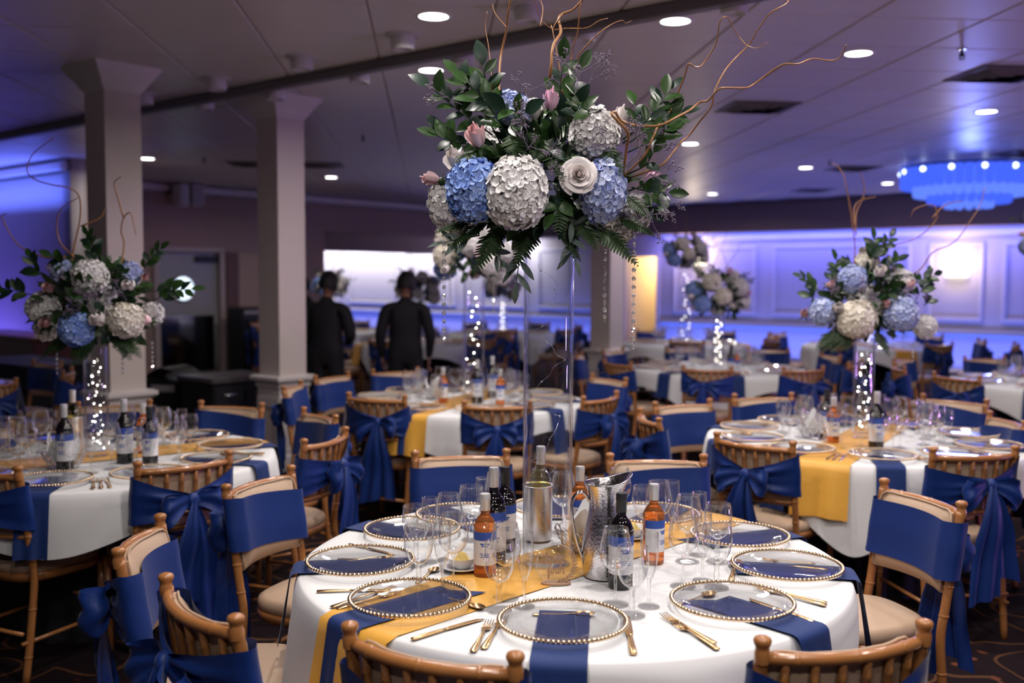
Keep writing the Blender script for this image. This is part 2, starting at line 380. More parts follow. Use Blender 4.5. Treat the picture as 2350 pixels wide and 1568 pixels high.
for nm, v0, v1 in (('', V_EDGE, 11.6), ('_offscreen', -4.0, V_EDGE)):
    k_ = (v1-v0)/17.6
    strip_light('led_cornice_wash'+nm, U_WALL-.50, v0, v1, SOF_Z-.01, .8, -.6, 290*k_, (.14, .15, 1.0))
    strip_light('led_floor_wash'+nm, U_WALL-.35, v0, v1, .1, .5, 1, 130*k_, BLUE)
strip_light('led_end_wash', U_WALL-.5, 15, 25, 2.5, .5, -.9, 180, (.80, .80, 1.0), .3)
strip_light('led_end_blue', U_WALL-.35, 13, 25, .2, .4, 1, 60, BLUE)
# wall sconces
def sconce(px, py):
    p = onplane(px, py, UB, U_WALL)
    t = thing('wall_sconce', 'glowing shaded wall sconce centred in a framed wall panel', 'wall lamp', p - UB*.0, YAWR, 'sconces on the panelled wall')
    m = MB(); m.cbox((-.015, 0, 0), (.03, .12, .30), .008); ob('backplate', m.mesh('sconce_backplate', M_GOLD, False), t)
    m = MB()
    for i in range(9):
        a0 = -PI/2 + PI*i/8
        pass
    P = [[Vector((-.03-.11*math.cos(-PI/2+PI*i/10), .20*math.sin(-PI/2+PI*i/10), z)) for i in range(11)] for z in (-.16, -.05, .06, .17)]
    m.grid(P); ob('shade', m.mesh('sconce_shade', M_SCONCE), t)
    lamp('sconce_light', 'POINT', p - UB*.36 + Vector((0, 0, .1)), 17, (1.0, .80, .55), .1)
for px, py in ((2197, 615), (1606, 590)): sconce(px, py)
# ---- back wall with kitchen door and the wide opening
def upx(px, y=650): return onplane(px, y, VA, V_BACK).dot(UB)
def zb_(px, py): return onplane(px, py, VA, V_BACK).z
U_D0, U_D1 = upx(362), upx(503); U_O0 = upx(745); U_O1 = U_SOF-.02
V_JOG = V_BACK-2.1; U_JOG = onplane(326, 650, VA, V_JOG).dot(UB)
DZ = 2.02
struct(ubox('wall_back_left', U_JOG, U_D0, V_BACK, V_BACK+.2, 0, CEIL, M_WALL))
struct(ubox('wall_back_header', U_D0, U_D1, V_BACK, V_BACK+.2, DZ, CEIL, M_WALL))
struct(ubox('wall_back', U_D1, U_O0, V_BACK, V_BACK+.2, 0, CEIL, M_WALL))
struct(ubox('wall_back_lintel', U_O0, U_O1, V_BACK, V_BACK+.2, 2.46, CEIL, M_WALL))
struct(ubox('beam_back', U_O0, U_WALL, V_BACK+2.2, V_BACK+2.5, 2.16, CEIL, M_WALL))
struct(ubox('trim_crown_back', U_JOG, U_O1, V_BACK-.10, V_BACK, CEIL-.16, CEIL-.01, M_PAINT, None, .045))
struct(ubox('wall_jog', U_JOG-.2, U_JOG, V_JOG, V_BACK+.2, 0, CEIL, M_WALL))
U_WING = atz(100, 372, CEIL).dot(UB)
struct(ubox('wall_return', U_WING, U_JOG, V_JOG, V_JOG+.2, 0, CEIL, mat('beige_return', (.45, .36, .30), .7)))
struct(ubox('wall_left', U_WING, U_WING+.2, V_JOG, 28, 0, CEIL, M_PANELW))
struct(ubox('trim_crown_left', U_WING-.10, U_WING, V_JOG, 28, CEIL-.18, CEIL-.02, M_PAINT, None, .045))
V_LEFT = onplane(0, 650, UB, U_WING).dot(VA)
for nm, v0, v1 in (('', V_JOG+.1, V_LEFT), ('_offscreen', V_LEFT, 18.0)):
    strip_light('led_left_wash'+nm, U_WING-.5, v0, v1, .15, .28, 1, 15*(v1-v0), (.16, .12, 1.0), .1)
    strip_light('led_left_crown'+nm, U_WING-.32, v0, v1, CEIL-.55, .35, 1, 7*(v1-v0), BLUE, .06)
# kitchen door with round window and steel kick plate
dw = U_D1-U_D0; doc = uv((U_D0+U_D1)/2, V_BACK, 0)
door = struct(thing('door_1', 'grey swinging kitchen door with a round glowing window', None, doc, YAWR))
M_DOOR = mat('door_laminate', (.40, .40, .42), .4)
wz = 1.64-(664-632)*doc.y/FPX; wx = upx(424, 664)-(U_D0+U_D1)/2; wr = .195
m = MB(); segs = 48
hx0, hx1, hz1 = -dw/2, dw/2, DZ
ring = [Vector((wx+wr*math.cos(2*PI*i/segs), .05, wz+wr*math.sin(2*PI*i/segs))) for i in range(segs)]
def edgept(a):
    dx, dz = math.cos(a), math.sin(a); tx = ((hx1-wx) if dx > 0 else (hx0-wx))/dx if abs(dx) > 1e-6 else 1e9
    tz = ((hz1-wz) if dz > 0 else (0-wz))/dz if abs(dz) > 1e-6 else 1e9
    t = min(tx, tz); return Vector((wx+dx*t, .05, wz+dz*t))
angs = [2*PI*i/segs for i in range(segs)]
m.grid([ring, [edgept(a) for a in angs]], wrap=True)
ob('door_leaf', m.mesh('door_leaf', M_DOOR, False), door)
m = MB(); m.tube([Vector((wx+(wr+.012)*math.cos(2*PI*i/40), .035, wz+(wr+.012)*math.sin(2*PI*i/40))) for i in range(41)], .018, 6); ob('window_ring', m.mesh('window_ring', M_STEEL), door)
m = MB(); m.add([(wx, .06, wz)]+[(wx+wr*math.cos(a), .06, wz+wr*math.sin(a)) for a in angs], [(0, i+1, (i+1) % segs+1) for i in range(segs)])
ob('porthole_pane', m.mesh('porthole_pane', emis('kitchen_glow', (.72, .88, 1.0), 1.5), False), door)
m = MB(); m.box((-.02, .03, .50), (dw*.86, .02, .92)); ob('kick_plate', m.mesh('kick_plate', mat('kick_steel', (.55, .58, .62), .12, metal=1, bump=.6, bscale=4), False), door)
m = MB(); m.box((dw*.30, .015, DZ-.12), (dw*.36, .05, .10)); ob('door_closer', m.mesh('door_closer', M_DARK, False), door)
for s_ in (-1, 1):
    m = MB(); m.box((s_*(dw/2+.04), -.02, DZ/2), (.09, .06, DZ+.06)); ob('door_frame', m.mesh('door_frame', mat('frame_paint', (.50, .42, .40), .5), False), door)
m = MB(); m.box((0, -.02, DZ+.03), (dw+.17, .06, .07)); ob('door_frame', m.mesh('door_head', MATS['frame_paint'], False), door)
# timber pilaster and pale notice panel beside the door
struct(ubox('trim_timber', upx(518), upx(544), V_BACK-.04, V_BACK, 0, DZ, mat('brown_timber', (.16, .085, .06), .5)))
struct(ubox('trim_pale_panel', upx(546), upx(592), V_BACK-.03, V_BACK, .9, DZ-.02, mat('tan_panel', (.46, .34, .26), .6)))
# pair of white wall speakers
for i, (pxs, rz) in enumerate(((415, .25), (452, -.35))):
    c = onplane(pxs, 448, VA, V_BACK-.30)
    t = thing('wall_speaker', 'small white loudspeaker of the pair hung under the crown moulding', 'speaker', c, YAWR+rz, 'pair of wall speakers')
    m = MB(); m.cbox((0, 0, 0), (.20, .18, .36), .02); ob('cabinet', m.mesh('speaker_cabinet', mat('speaker_white', (.56, .55, .55), .5), False), t)
    m = MB(); m.cbox((0, -.092, 0), (.17, .012, .32), .004); ob('grille', m.mesh('speaker_grille', mat('speaker_grille', (.41, .41, .41), .7), False), t)
    m = MB(); m.box((0, .2, .05), (.04, .26, .04)); ob('bracket', m.mesh('speaker_bracket', M_DARK, False), t)
# grey curtain at the opening
def curtain(u0, u1, v, z0, z1, name, label):
    m = MB(); n = 60; P = []
    for q in range(6):
        z = z0+(z1-z0)*q/5; row = []
        for i in range(n+1):
            a = i/n; row.append(uv(u0+(u1-u0)*a, v+.05*math.sin(a*PI*14+q*.15), z))
        P.append(row)
    m.grid(P); o = ob(name, m.mesh(name, mat('grey_curtain', (.40, .36, .38), .8))); tag(o, label, 'curtain')
curtain(upx(703), upx(752), V_BACK+.32, 0.02, 2.45, 'curtain', 'grey gathered curtain hanging at the edge of the wide opening')
# ---- columns
def column(px, y, s=.275):
    x = (px-1175)/FPX*y; c = Vector((x, y, 0)) + UB*(s/2) + VA*(s/2)
    r = thing('column', None, None, c, YAWR); r['kind'] = 'structure'
    def part(nm, me): return ob(nm, me, r)
    m = MB(); m.box((0, 0, (.80+2.97)/2), (s, s, 2.17)); part('shaft', m.mesh('column_shaft', M_COLUMN, False))
    m = MB(); P = []
    for z, e in ((2.93, .0), (2.97, .03), (2.985, .035), (3.04, .075), (3.085, .105), (CEIL, .115)):
        h = s/2+e; P.append([Vector((-h, -h, z)), Vector((h, -h, z)), Vector((h, h, z)), Vector((-h, h, z))])
    m.grid(P, wrap=True); part('capital', m.mesh('column_capital', M_PAINT, False))
    m = MB(); P = []
    for z, e in ((.60, .012), (.70, .012), (.705, .025), (.735, .025), (.745, .04), (.765, .062), (.79, .062), (.80, .04), (.803, 0)):
        h = s/2+e; P.append([Vector((-h, -h, z)), Vector((h, -h, z)), Vector((h, h, z)), Vector((-h, h, z))])
    m.grid(P, wrap=True); part('ledge', m.mesh('column_ledge', M_PAINT, False))
    m = MB(); m.box((0, 0, .40), (s+.01, s+.01, .80)); part('pedestal', m.mesh('column_pedestal', M_COLUMN, False))
    for q in range(4):
        M = Matrix.Rotation(q*PI/2, 3, 'Z'); m = MB(); h = s/2+.012; w = .05
        for (x0, x1, z0, z1) in ((-s/2-.012, -s/2+w, .12, .62), (s/2-w, s/2+.012, .12, .62), (-s/2+w, s/2-w, .54, .62), (-s/2+w, s/2-w, .12, .19)):
            m.box(M @ Vector(((x0+x1)/2, -h, (z0+z1)/2)), (x1-x0, .018, z1-z0), M)
        part('panel_frame', m.mesh('column_panel_frame', M_PAINT, False))
    m = MB(); m.cbox((0, 0, .07), (s+.07, s+.07, .14), .015); part('plinth', m.mesh('column_plinth', M_PAINT, False))
    return r
column(249, 7.1); column(640, 8.27); column(1400, 11.5)
# ---- ceiling track and round fixtures on both sides of it
b0, b1 = atz(1586, -2, CEIL), atz(-5, 309, CEIL); bd = (b1-b0).normalized(); b0 = b0 - bd*3.2; b1 = b1 + bd*3
bm_ = MB(); L_ = (b1-b0).length; ang = math.atan2(bd.y, bd.x)
bm_.cbox((0, 0, 0), (L_, .085, .07), .008)
o = ob('ceiling_track', bm_.mesh('ceiling_track', mat('track_grey', (.16, .14, .15), .45), False), None, Vector(((b0.x+b1.x)/2, (b0.y+b1.y)/2, CEIL-.035)), (0, 0, ang))
tag(o, 'long grey metal track crossing the tiled ceiling', 'track')
m = MB(); m.lathe([(.0, -.012), (.105, -.012), (.112, -.004), (.112, 0)], 24); fl_me = m.mesh('fixture_flange', mat('fixture_flange_white', (.56, .54, .53), .5))
m = MB(); m.lathe([(.074, -.012), (.076, -.05), (.070, -.088), (.060, -.092), (.055, -.075), (0, -.072)], 24); dr_me = m.mesh('fixture_drum', mat('fixture_body', (.62, .60, .59), .45))
for d in [(497, 180), (692, 130), (925, 80), (1210, 12), (632, 203), (825, 162), (1060, 118), (1338, 60), (1685, -8), (470, 228), (330, 215)]:
    p = atz(d[0], d[1], CEIL)
    t = thing('ceiling_fixture', 'small round drum fixture in the double row beside the grey track', 'ceiling fixture', p, 0, 'drum fixtures along the ceiling track')
    ob('flange', fl_me, t); ob('drum', dr_me, t)
# ---- recessed downlights (the ones out of the frame light the near tables)
m = MB(); m.lathe([(.084, -.004), (.104, -.006), (.108, 0)], 28); ri_me = m.mesh('downlight_trim', mat('trim_white', (.8, .78, .76), .4))
m = MB(); m.lathe([(0.0, -.003), (.086, -.003)], 28); di_me = m.mesh('downlight_diffuser', M_LAMP)
DL_W, DL_C = 15.0, (1.0, .92, .88)
seen = [(995, 37), (989, 161), (1550, 48), (1970, 122), (2264, 256), (1584, 330), (1849, 385), (2037, 421), (1635, 445), (760, 407), (338, 364)]
spots = [atz(px, py, CEIL) for px, py in seen]
for i, p in enumerate(spots):
    t = thing('downlight', 'round white recessed downlight glowing in the tiled ceiling', 'ceiling light', p, 0, 'recessed ceiling downlights')
    ob('trim_ring', ri_me, t); ob('diffuser', di_me, t)
    lo = lamp('downlight_lamp', 'AREA', (p.x, p.y, CEIL-.012), DL_W, DL_C, .16); lo.data.spread = math.radians(165)
# the rows run on overhead at the spacing of the ones in view
DL_OFF = [(x, y) for y in (4.35, 2.85, 1.35, -.15) for x in (-.35, 1.05)] + [(2.4, 4.4), (2.4, 2.2), (4.2, 6.5)]
for i, (x, y) in enumerate(DL_OFF):
    lo = lamp('downlight_%02d_offscreen' % (i+1), 'AREA', (x, y, CEIL-.012), DL_W, DL_C, .16); lo.data.spread = math.radians(165)
# ---- square air diffusers and sprinklers
def vent(px, py, size=.6):
    p = atz(px, py, CEIL)
    t = thing('air_vent', 'square dark louvred air vent in the tiled ceiling', 'vent', p, -gaz, 'ceiling air vents')
    h = size/2
    m = MB(); m.box((0, 0, -.002), (size-.02, size-.02, .004)); ob('plenum', m.mesh('vent_plenum', M_DARK, False), t)
    for i, e in enumerate((0, .07, .14, .21)):
        q = h-e; w = .045; m = MB()
        P = [[Vector((a*(q), b*(q), -.006)) for a, b in ((-1, -1), (1, -1), (1, 1), (-1, 1))], [Vector((a*(q-w), b*(q-w), -.028 if i else -.012)) for a, b in ((-1, -1), (1, -1), (1, 1), (-1, 1))]]
        m.grid(P, wrap=True); ob('louvre' if i else 'vent_frame', m.mesh('vent_louvre', mat('vent_metal', (.13, .11, .11), .5), False), t)
for px, py in ((1738, 246), (2300, 170), (1958, 386), (1865, 436), (2350, 352), (578, 376), (735, 378)): vent(px, py)
for px, py in ((2208, 112), (833, 310), (468, 362), (1365, 238), (1905, 368)):
    p = atz(px, py, CEIL)
    t = thing('sprinkler', 'small dark sprinkler head hanging from the tiled ceiling', 'sprinkler', p, 0, 'ceiling sprinklers')
    m = MB(); m.lathe([(0, -.001), (.03, -.004), (.03, 0)], 12); ob('escutcheon', m.mesh('escutcheon', M_STEEL), t)
    m = MB(); m.tube([(0, 0, 0), (0, 0, -.05)], .01, 8); m.tube([(-.014, 0, -.03), (-.016, 0, -.055), (0, 0, -.065), (.016, 0, -.055), (.014, 0, -.03)], .004, 6); ob('frame', m.mesh('sprinkler_frame', M_DARK), t)
    m = MB(); m.lathe([(0, -.066), (.02, -.068), (.022, -.066)], 12); ob('deflector', m.mesh('deflector', M_DARK), t)
# ---- blue lit chandelier of glass rods
pc = atz(2226, 380, CEIL)
ch = thing('chandelier', 'wide round chandelier of hanging glass rods lit blue', 'chandelier', pc)
R_ = .5*(2366-2086)/FPX*pc.y
m = MB(); m.lathe([(0, -.05), (R_*.93, -.05), (R_*.96, -.03), (R_*.96, 0), (0, 0)], 48); ob('canopy', m.mesh('chandelier_canopy', mat('canopy_dark', (.2, .2, .28), .5)), ch)
mrod = emis('rod_blue', (.06, .13, 1.0), .95); mrod2 = emis('rod_blue_pale', (.12, .22, 1.0), 1.0)
for ring, (rr, nn, top, ln) in enumerate(((1.0, 44, -.04, .26), (.80, 36, -.05, .36), (.58, 26, -.06, .44), (.33, 14, -.06, .50))):
    m = MB(); m.lathe([(.0, 0), (.05, 0), (.055, -.02), (.052, -ln+.03), (.03, -ln), (0, -ln-.005)], 10); rme = m.mesh('glass_rod', mrod if ring % 2 == 0 else mrod2)
    for i in range(nn):
        a = 2*PI*(i+.5*(ring % 2))/nn; ob('glass_rod', rme, ch, (R_*rr*math.cos(a), R_*rr*math.sin(a), top))
m = MB(); m.ball((0, 0, 0), .035, 10, 6); bme = m.mesh('chandelier_bulb', emis('bulb_white', (.55, .65, 1.0), 4))
for i in range(14):
    a = 2*PI*i/14; ob('bulb', bme, ch, (R_*1.05*math.cos(a), R_*1.05*math.sin(a), -.085))
lamp('chandelier_light', 'POINT', pc - Vector((0, 0, .66)), 70, (.16, .22, 1.0), .1)
# violet fixture right of the frame: its wash shows on the ceiling there
lamp('wash_violet_offscreen', 'SPOT', (7.5, 3.5, .3), 300, (.62, .30, 1.0), .25, (3.5, 6.0, CEIL), 1.9, .9)
# ---- service station left of the middle column, black bin, black cabinet, draped bar
c = aty(522, 900, 8.95); c.z = 0
t = thing('service_cabinet', 'low black service cabinet between bin and middle column', 'cabinet', c, YAWR)
m = MB(); m.cbox((0, 0, .35), (.62, .5, .70), .01); ob('body', m.mesh('counter_body', M_DARK, False), t)
m = MB(); m.cbox((0, 0, .725), (.68, .56, .05), .01); ob('worktop', m.mesh('counter_worktop', mat('grey_worktop', (.09, .08, .08), .4), False), t)
for i in (-.32, .32):
    m = MB(); m.cbox((i*.48, -.255, .36), (.28, .02, .60), .006); d_ = ob('door', m.mesh('counter_door', mat('counter_door', (.02, .02, .022), .4), False), t)
    m = MB(); m.tube([(i*.48-.06, -.272, .60), (i*.48+.06, -.272, .60)], .008, 6); ob('handle', m.mesh('counter_handle', M_STEEL), d_)
c = atz(400, 970, .25); c = aty(400, 900, 9.3); c.z = 0
t = thing('waste_bin', 'tall black waste bin with a pale label and rounded hood', 'bin', c, -.25)
m = MB(); m.cbox((0, 0, .34), (.40, .36, .66), .02); ob('body', m.mesh('bin_body', M_DARK, False), t)
P = [[Vector((-.22+.44*i/10, -.19+.38*j/4, .67+.12*math.sin(PI*i/10)*1.0)) for i in range(11)] for j in range(5)]
m = MB(); m.grid(P); m.tube([(-.22, -.19, .67)]+[(-.22+.44*i/10, -.19, .67+.12*math.sin(PI*i/10)) for i in range(11)]+[(.22, -.19, .67)], .02, 6); ob('hood', m.mesh('bin_hood', M_DARK), t)
m = MB(); m.box((0, -.185, .60), (.24, .006, .06)); ob('label_plate', m.mesh('bin_label', mat('grey_label', (.34, .31, .34), .5), False), t)
c = onplane(566, 800, VA, V_BACK-.5); c.z = 0
t = thing('equipment_cabinet', 'tall black equipment cabinet with a grey top strip by the timber trim', 'cabinet', c, YAWR)
m = MB(); m.cbox((0, 0, .55), (.44, .4, 1.10), .01); ob('body', m.mesh('cabinet_body', M_DARK, False), t)
m = MB(); m.box((0, -.205, 1.02), (.36, .012, .06)); ob('display_strip', m.mesh('cabinet_strip', mat('grey_strip', (.30, .27, .28), .5), False), t)
m = MB(); m.box((0, -.204, .5), (.40, .01, .8)); ob('door', m.mesh('cabinet_door', mat('gloss_black', (.006, .006, .007), .15), False), t)
# timber bar and black-draped table by the blue lit wing wall
c = aty(45, 830, 12.6); c.z = 0
t = thing('bar_counter', 'reddish timber bar counter in front of the blue lit wall', 'bar', c, YAWR+PI/2)
m = MB(); m.cbox((0, 0, .42), (1.9, .5, .84), .01); ob('front_panel', m.mesh('bar_front', mat('red_timber', (.16, .05, .03), .4, var=.3, scale=6), False), t)
m = MB(); m.cbox((0, 0, .87), (2.0, .6, .06), .01); ob('bar_top', m.mesh('bar_top', mat('red_timber_top', (.20, .065, .035), .3), False), t)
m = MB()
for s_ in (-1, 1): m.box((s_*.48, -.255, .42), (.8, .02, .6))
ob('inset_panel', m.mesh('bar_inset', mat('red_timber_top', (.20, .065, .035), .3), False), t)
c = aty(72, 900, 10.4); c.z = 0
m = MB(); P = []
for z, e in ((.74, -.03), (.745, 0), (.70, .01), (.35, .03), (.01, .05)):
    row = []
    for i in range(64):
        a = 2*PI*i/64; ca, sa = math.cos(a), math.sin(a); q = max(abs(ca), abs(sa)); rip = .02*math.sin(9*a)*(.745-z)
        row.append(Vector((ca/q*(.75+e+rip), sa/q*(.35+e+rip), z)))
    P.append(row)
m.grid(P, wrap=True); m.add([p for p in P[0]], [tuple(range(64))])
o = ob('draped_table', m.mesh('draped_table', M_BLACK), None, c, (0, 0, YAWR+PI/2)); tag(o, 'service table draped to the floor in black cloth beside the timber bar', 'table')
# ================================================================== chairs
def yb(z): return -.19-(z-.45)*.145          # back line of the stiles
def bow(x): return -.048*(1-(x/.195)**2)     # backrest curves away from the sitter
def bamboo(pts, r, n=8, rings=()):
    m = MB(); m.tube(pts, r, n)
    return m
CH = {}
def chair_meshes():
    def stile(s):
        zs = [0, .15, .30, .43, .52, .62, .72, .80, .855]
        m = MB(); pts = []
        for z in zs:
            y = yb(z) if z >= .43 else yb(.43)-.05*((.43-z)/.43)**1.3
            pts.append(Vector((s*(.188+.012*z), y, z)))
        m.tube(spline(pts, 3), .0155, 10)
        for z in (.11, .30, .50, .60): # bamboo nodes
            y = yb(z) if z >= .43 else yb(.43)-.05*((.43-z)/.43)**1.3
            m.lathe([(.0155, -.006), (.0178, -.002), (.0178, .002), (.0155, .006)], 10, (s*(.188+.012*z), y, z))
        return m.mesh('stile', M_WOOD)
    CH['stile'] = [stile(-1), stile(1)]
    m = MB(); m.lathe([(.0150, -.042), (.0175, -.020), (.0150, -.012), (.0150, -.006), (.0185, .0), (.0200, .007), (.0175, .013), (.010, .0165), (0, .018)], 14)
    CH['finial'] = m.mesh('finial', M_WOOD)
    def rail(z, r, dx=.0, n=14):
        m = MB(); m.tube([Vector((x, yb(z)+bow(x), z)) for x in [(-.192+.384*i/n) for i in range(n+1)]], r, 9)
        for x in (-.12, -.04, .04, .12):
            pass
        return m
    m = rail(.842, .0140)
    for x in (-.13, 0, .13): m.tube([Vector((x-.006, yb(.842)+bow(x-.006), .842)), Vector((x, yb(.842)+bow(x), .842)), Vector((x+.006, yb(.842)+bow(x+.006), .842))], [.0141, .0158, .0141], 10, False)
    CH['top_rail'] = m.mesh('top_rail', M_WOOD)
    CH['rail_a'] = rail(.655, .0095).mesh('back_rail', M_WOOD); CH['rail_b'] = rail(.595, .0095).mesh('back_rail', M_WOOD)
    CH['spindle'] = []
    for i in range(6):
        x = -.15+.30*i/5; m = MB(); z0, z1 = .655, .842
        m.tube([Vector((x, yb(z)+bow(x), z)) for z in (z0, .72, .725, .73, .79, .795, .80, z1)], [.0085, .0095, .0112, .0095, .0095, .0112, .0095, .0085], 8)
        CH['spindle'].append(m.mesh('spindle', M_WOOD))
    CH['strut'] = []
    for x in (-.06, 0.06):
        m = MB(); m.tube([Vector((x, yb(z)+bow(x), z)) for z in (.595, .655)], .007, 6); CH['strut'].append(m.mesh('strut', M_WOOD))
    def leg(s):
        m = MB(); m.tube([(s*.195, .195, 0), (s*.192, .19, .2), (s*.19, .185, .425)], [.0125, .0145, .0165], 10)
        m.lathe([(.0145, -.006), (.0172, 0), (.0145, .006)], 10, (s*.192, .19, .20)); return m.mesh('leg', M_WOOD)
    CH['leg'] = [leg(-1), leg(1)]
    def st(a, b): 
        m = MB(); m.tube([a, b], .0085, 8); return m.mesh('stretcher', M_WOOD)
    CH['stretcher'] = [st((-.193, .19, .23), (.193, .19, .23)), st((-.192, .19, .17), (-.189, -.25, .17)), st((.192, .19, .17), (.189, -.25, .17)), st((-.19, -.245, .21), (.19, -.245, .21))]
    # seat frame and padded seat
    def outline(h, n=40, front=.205, back=.175, yf=.215, ybk=-.20, p=3.2):
        out = []
        for i in range(n):
            a = 2*PI*i/n; ca, sa = math.cos(a), math.sin(a); q = (abs(ca)**p+abs(sa)**p)**(-1/p)
            x, y = ca*q, sa*q; w = back+(front-back)*(y+1)/2
            out.append(Vector((x*w*h, (ybk+yf)/2+y*(yf-ybk)/2*h, 0)))
        return out
    m = MB(); P = []
    for z, e in ((.395, .97), (.395, 1.0), (.425, 1.02), (.43, .98)): P.append([p+Vector((0, 0, z)) for p in outline(e)])
    m.grid(P, True); m.add(P[0], [tuple(range(39, -1, -1))]); CH['seat_frame'] = m.mesh('seat_frame', M_WOOD)
    m = MB(); P = []
    for z, e in ((.428, .97), (.436, 1.005), (.452, 1.01), (.468, .985), (.478, .90), (.482, .6), (.484, .25)): P.append([p+Vector((0, 0, z)) for p in outline(e)])
    m.grid(P, True); m.add([(0, .0, .4845)]+P[-1], [(0, i+1, (i+1) % 40+1) for i in range(40)]); CH['seat'] = m.mesh('seat_cushion', M_VINYL)
    # padded backrest
    def pad(x0, x1, z0, z1, off, th, nx=14, nz=8):
        m = MB(); F = []; B = []
        for j in range(nz+1):
            z = z0+(z1-z0)*j/nz; rf = []; rb = []
            for i in range(nx+1):
                x = x0+(x1-x0)*i/nx; e = min(1, min(i, nx-i)/1.5, min(j, nz-j)/1.2); e = math.sin(e*PI/2)
                y0 = yb(z)+bow(x)+off; rf.append(Vector((x, y0+th*(.25+.75*e), z))); rb.append(Vector((x, y0, z)))
            F.append(rf); B.append(rb)
        m.grid([r[::-1] for r in F]); m.grid(B)
        for a, b in ((F[0], B[0]), (B[-1], F[-1])): m.grid([a, b])
        m.grid([[r[0] for r in F], [r[0] for r in B]]); m.grid([[r[-1] for r in B], [r[-1] for r in F]])
        return m
    CH['back_pad'] = pad(-.178, .178, .575, .845, .012, .040).mesh('back_cushion', M_VINYL, auto=60)
    m = MB(); pts = []
    for (x, z) in [(-.178, .58), (-.178, .70), (-.178, .838), (-.09, .846), (0, .846), (.09, .846), (.178, .838), (.178, .70), (.178, .58)]: pts.append(Vector((x, yb(z)+bow(x)+.026, z)))
    m.tube(spline(pts, 4), .0035, 6); CH['piping'] = m.mesh('piping', M_VINYL)
chair_meshes()
# ---- sash: wraps the back, tied behind in a bow
def sash_meshes(seed, kx, ztilt=0.0):
    r = random.Random(seed); Z0, Z1 = .632+r.uniform(-.012, .012), .824+r.uniform(-.01, .004); zk = .715+r.uniform(-.01, .015)
    nv = 12; out = {}
    def front(x, z): return yb(z)+bow(x)+.058
    yk = yb(zk)-.082
    m = MB(); rows = []
    for j in range(nv+1):
        t = j/nv; row = []
        def zz(x): return Z0+(Z1-Z0)*t + x*ztilt
        xs = [.205-.41*i/16 for i in range(17)]
        wr = .0016*math.sin(t*9+seed)
        # back right half: knot -> stile
        for i in range(9):
            a = i/9; x = kx*(1-a)+.219*a; g = a**.8; z = zk+(zz(x)-zk)*(.22+.78*g)
            pl = .016*(1-a)*math.sin(t*PI*6+seed) + .010*math.sin(t*PI*3+1+seed)*(1-abs(2*a-1))
            yy = yk*(1-a)+(yb(z)-.012)*a - .012*math.sin(a*PI) + pl; row.append(Vector((x, min(yy, yb(z)+(bow(x) if abs(x) < .195 else 0)-.0215), z - .012*math.sin(a*PI))))
        z = zz(.2)
        for (dx, dy) in ((.222, -.004), (.224, .010), (.219, .024)): row.append(Vector((dx+wr, yb(z)+dy, z)))
        for x in xs:
            e = min(1, (.205-abs(x))/.03); row.append(Vector((x, (yb(zz(x))+.036)*(1-e)+front(x, zz(x))*e + wr*.6, zz(x))))
        for (dx, dy) in ((-.219, .024), (-.224, .010), (-.222, -.004)): row.append(Vector((dx-wr, yb(z)+dy, zz(-.2))))
        for i in range(9):
            a = 1-(i)/8; x = kx*(1-a)-.219*a; g = a**.8; z = zk+(zz(x)-zk)*(.22+.78*g)
            pl = .016*(1-a)*math.sin(t*PI*6+seed+1) + .010*math.sin(t*PI*3+2+seed)*(1-abs(2*a-1))
            yy = yk*(1-a)+(yb(z)-.012)*a - .012*math.sin(a*PI) + pl; row.append(Vector((x, min(yy, yb(z)+(bow(x) if abs(x) < .195 else 0)-.0215), z - .012*math.sin(a*PI))))
        rows.append(row)
    m.grid(rows); out['band'] = m.mesh('sash_band', M_NAVY)
    K = Vector((kx, yk-.012, zk))
    m = MB(); nu = 14; P = []
    for i in range(9):
        b = -PI/2+PI*i/8; row = []
        for j in range(nu):
            a = 2*PI*j/nu; q = 1+.12*math.sin(3*a+seed); row.append(K+Vector((.026*math.cos(a)*math.cos(b)*q, .026*math.sin(a)*math.cos(b)*q, .033*math.sin(b))))
        P.append(row)
    m.grid(P, True); out['knot'] = m.mesh('sash_knot', M_NAVY)
    def loop(sd):
        m = MB(); rows = []; ln = r.uniform(.12, .16); dz = r.uniform(-.03, .035); wd = r.uniform(.085, .115); n = 18
        for i in range(n+1):
            t = i/n; a = 2*PI*t; q = math.sin(PI*t); x = sd*ln*q; y = -.040*math.sin(a)*(.4+.6*q)-.022*q; drop = dz*q-.045*q*q
            w = .020+wd*.5*q**1.3; row = []
            for j in range(9):
                s = -1+2*j/8; row.append(K+Vector((x-sd*.018*(s*s)*q, y+.010*math.sin(s*5+seed+3*t)*q, drop+s*w)))
            rows.append(row)
        m.grid(rows); return m.mesh('bow_loop', M_NAVY)
    out['loops'] = [loop(-1), loop(1)]
    def tail(sd):
        m = MB(); rows = []; ln = r.uniform(.40, .54); n = 16; sx = sd*r.uniform(.03, .075); ph = r.uniform(0, 6)
        for i in range(n+1):
            t = i/n; w = .016+.050*min(1, t*2.2)+.012*t; z = -ln*t; row = []
            for j in range(11):
                s = -1+2*j/10; fold = .016*math.sin(s*6+ph+t*1.5)*(.4+.6*t)
                row.append(K+Vector((sx*(t**.7)+s*w*(1-.25*math.cos(s*3+ph)**2*(1-t)), -.010-.030*math.sin(PI*min(1, t*1.6))*(1-t)+fold-.012*t+.012*sd, z-.02*s*sd*t)))
            rows.append(row)
        m.grid(rows); return m.mesh('sash_tail', M_NAVY)
    out['tails'] = [tail(-1), tail(1)]
    return out
SASH = [sash_meshes(3, .0, .0), sash_meshes(11, .035, .10), sash_meshes(23, -.03, -.08), sash_meshes(31, .05, .0)]
NCH = [0]
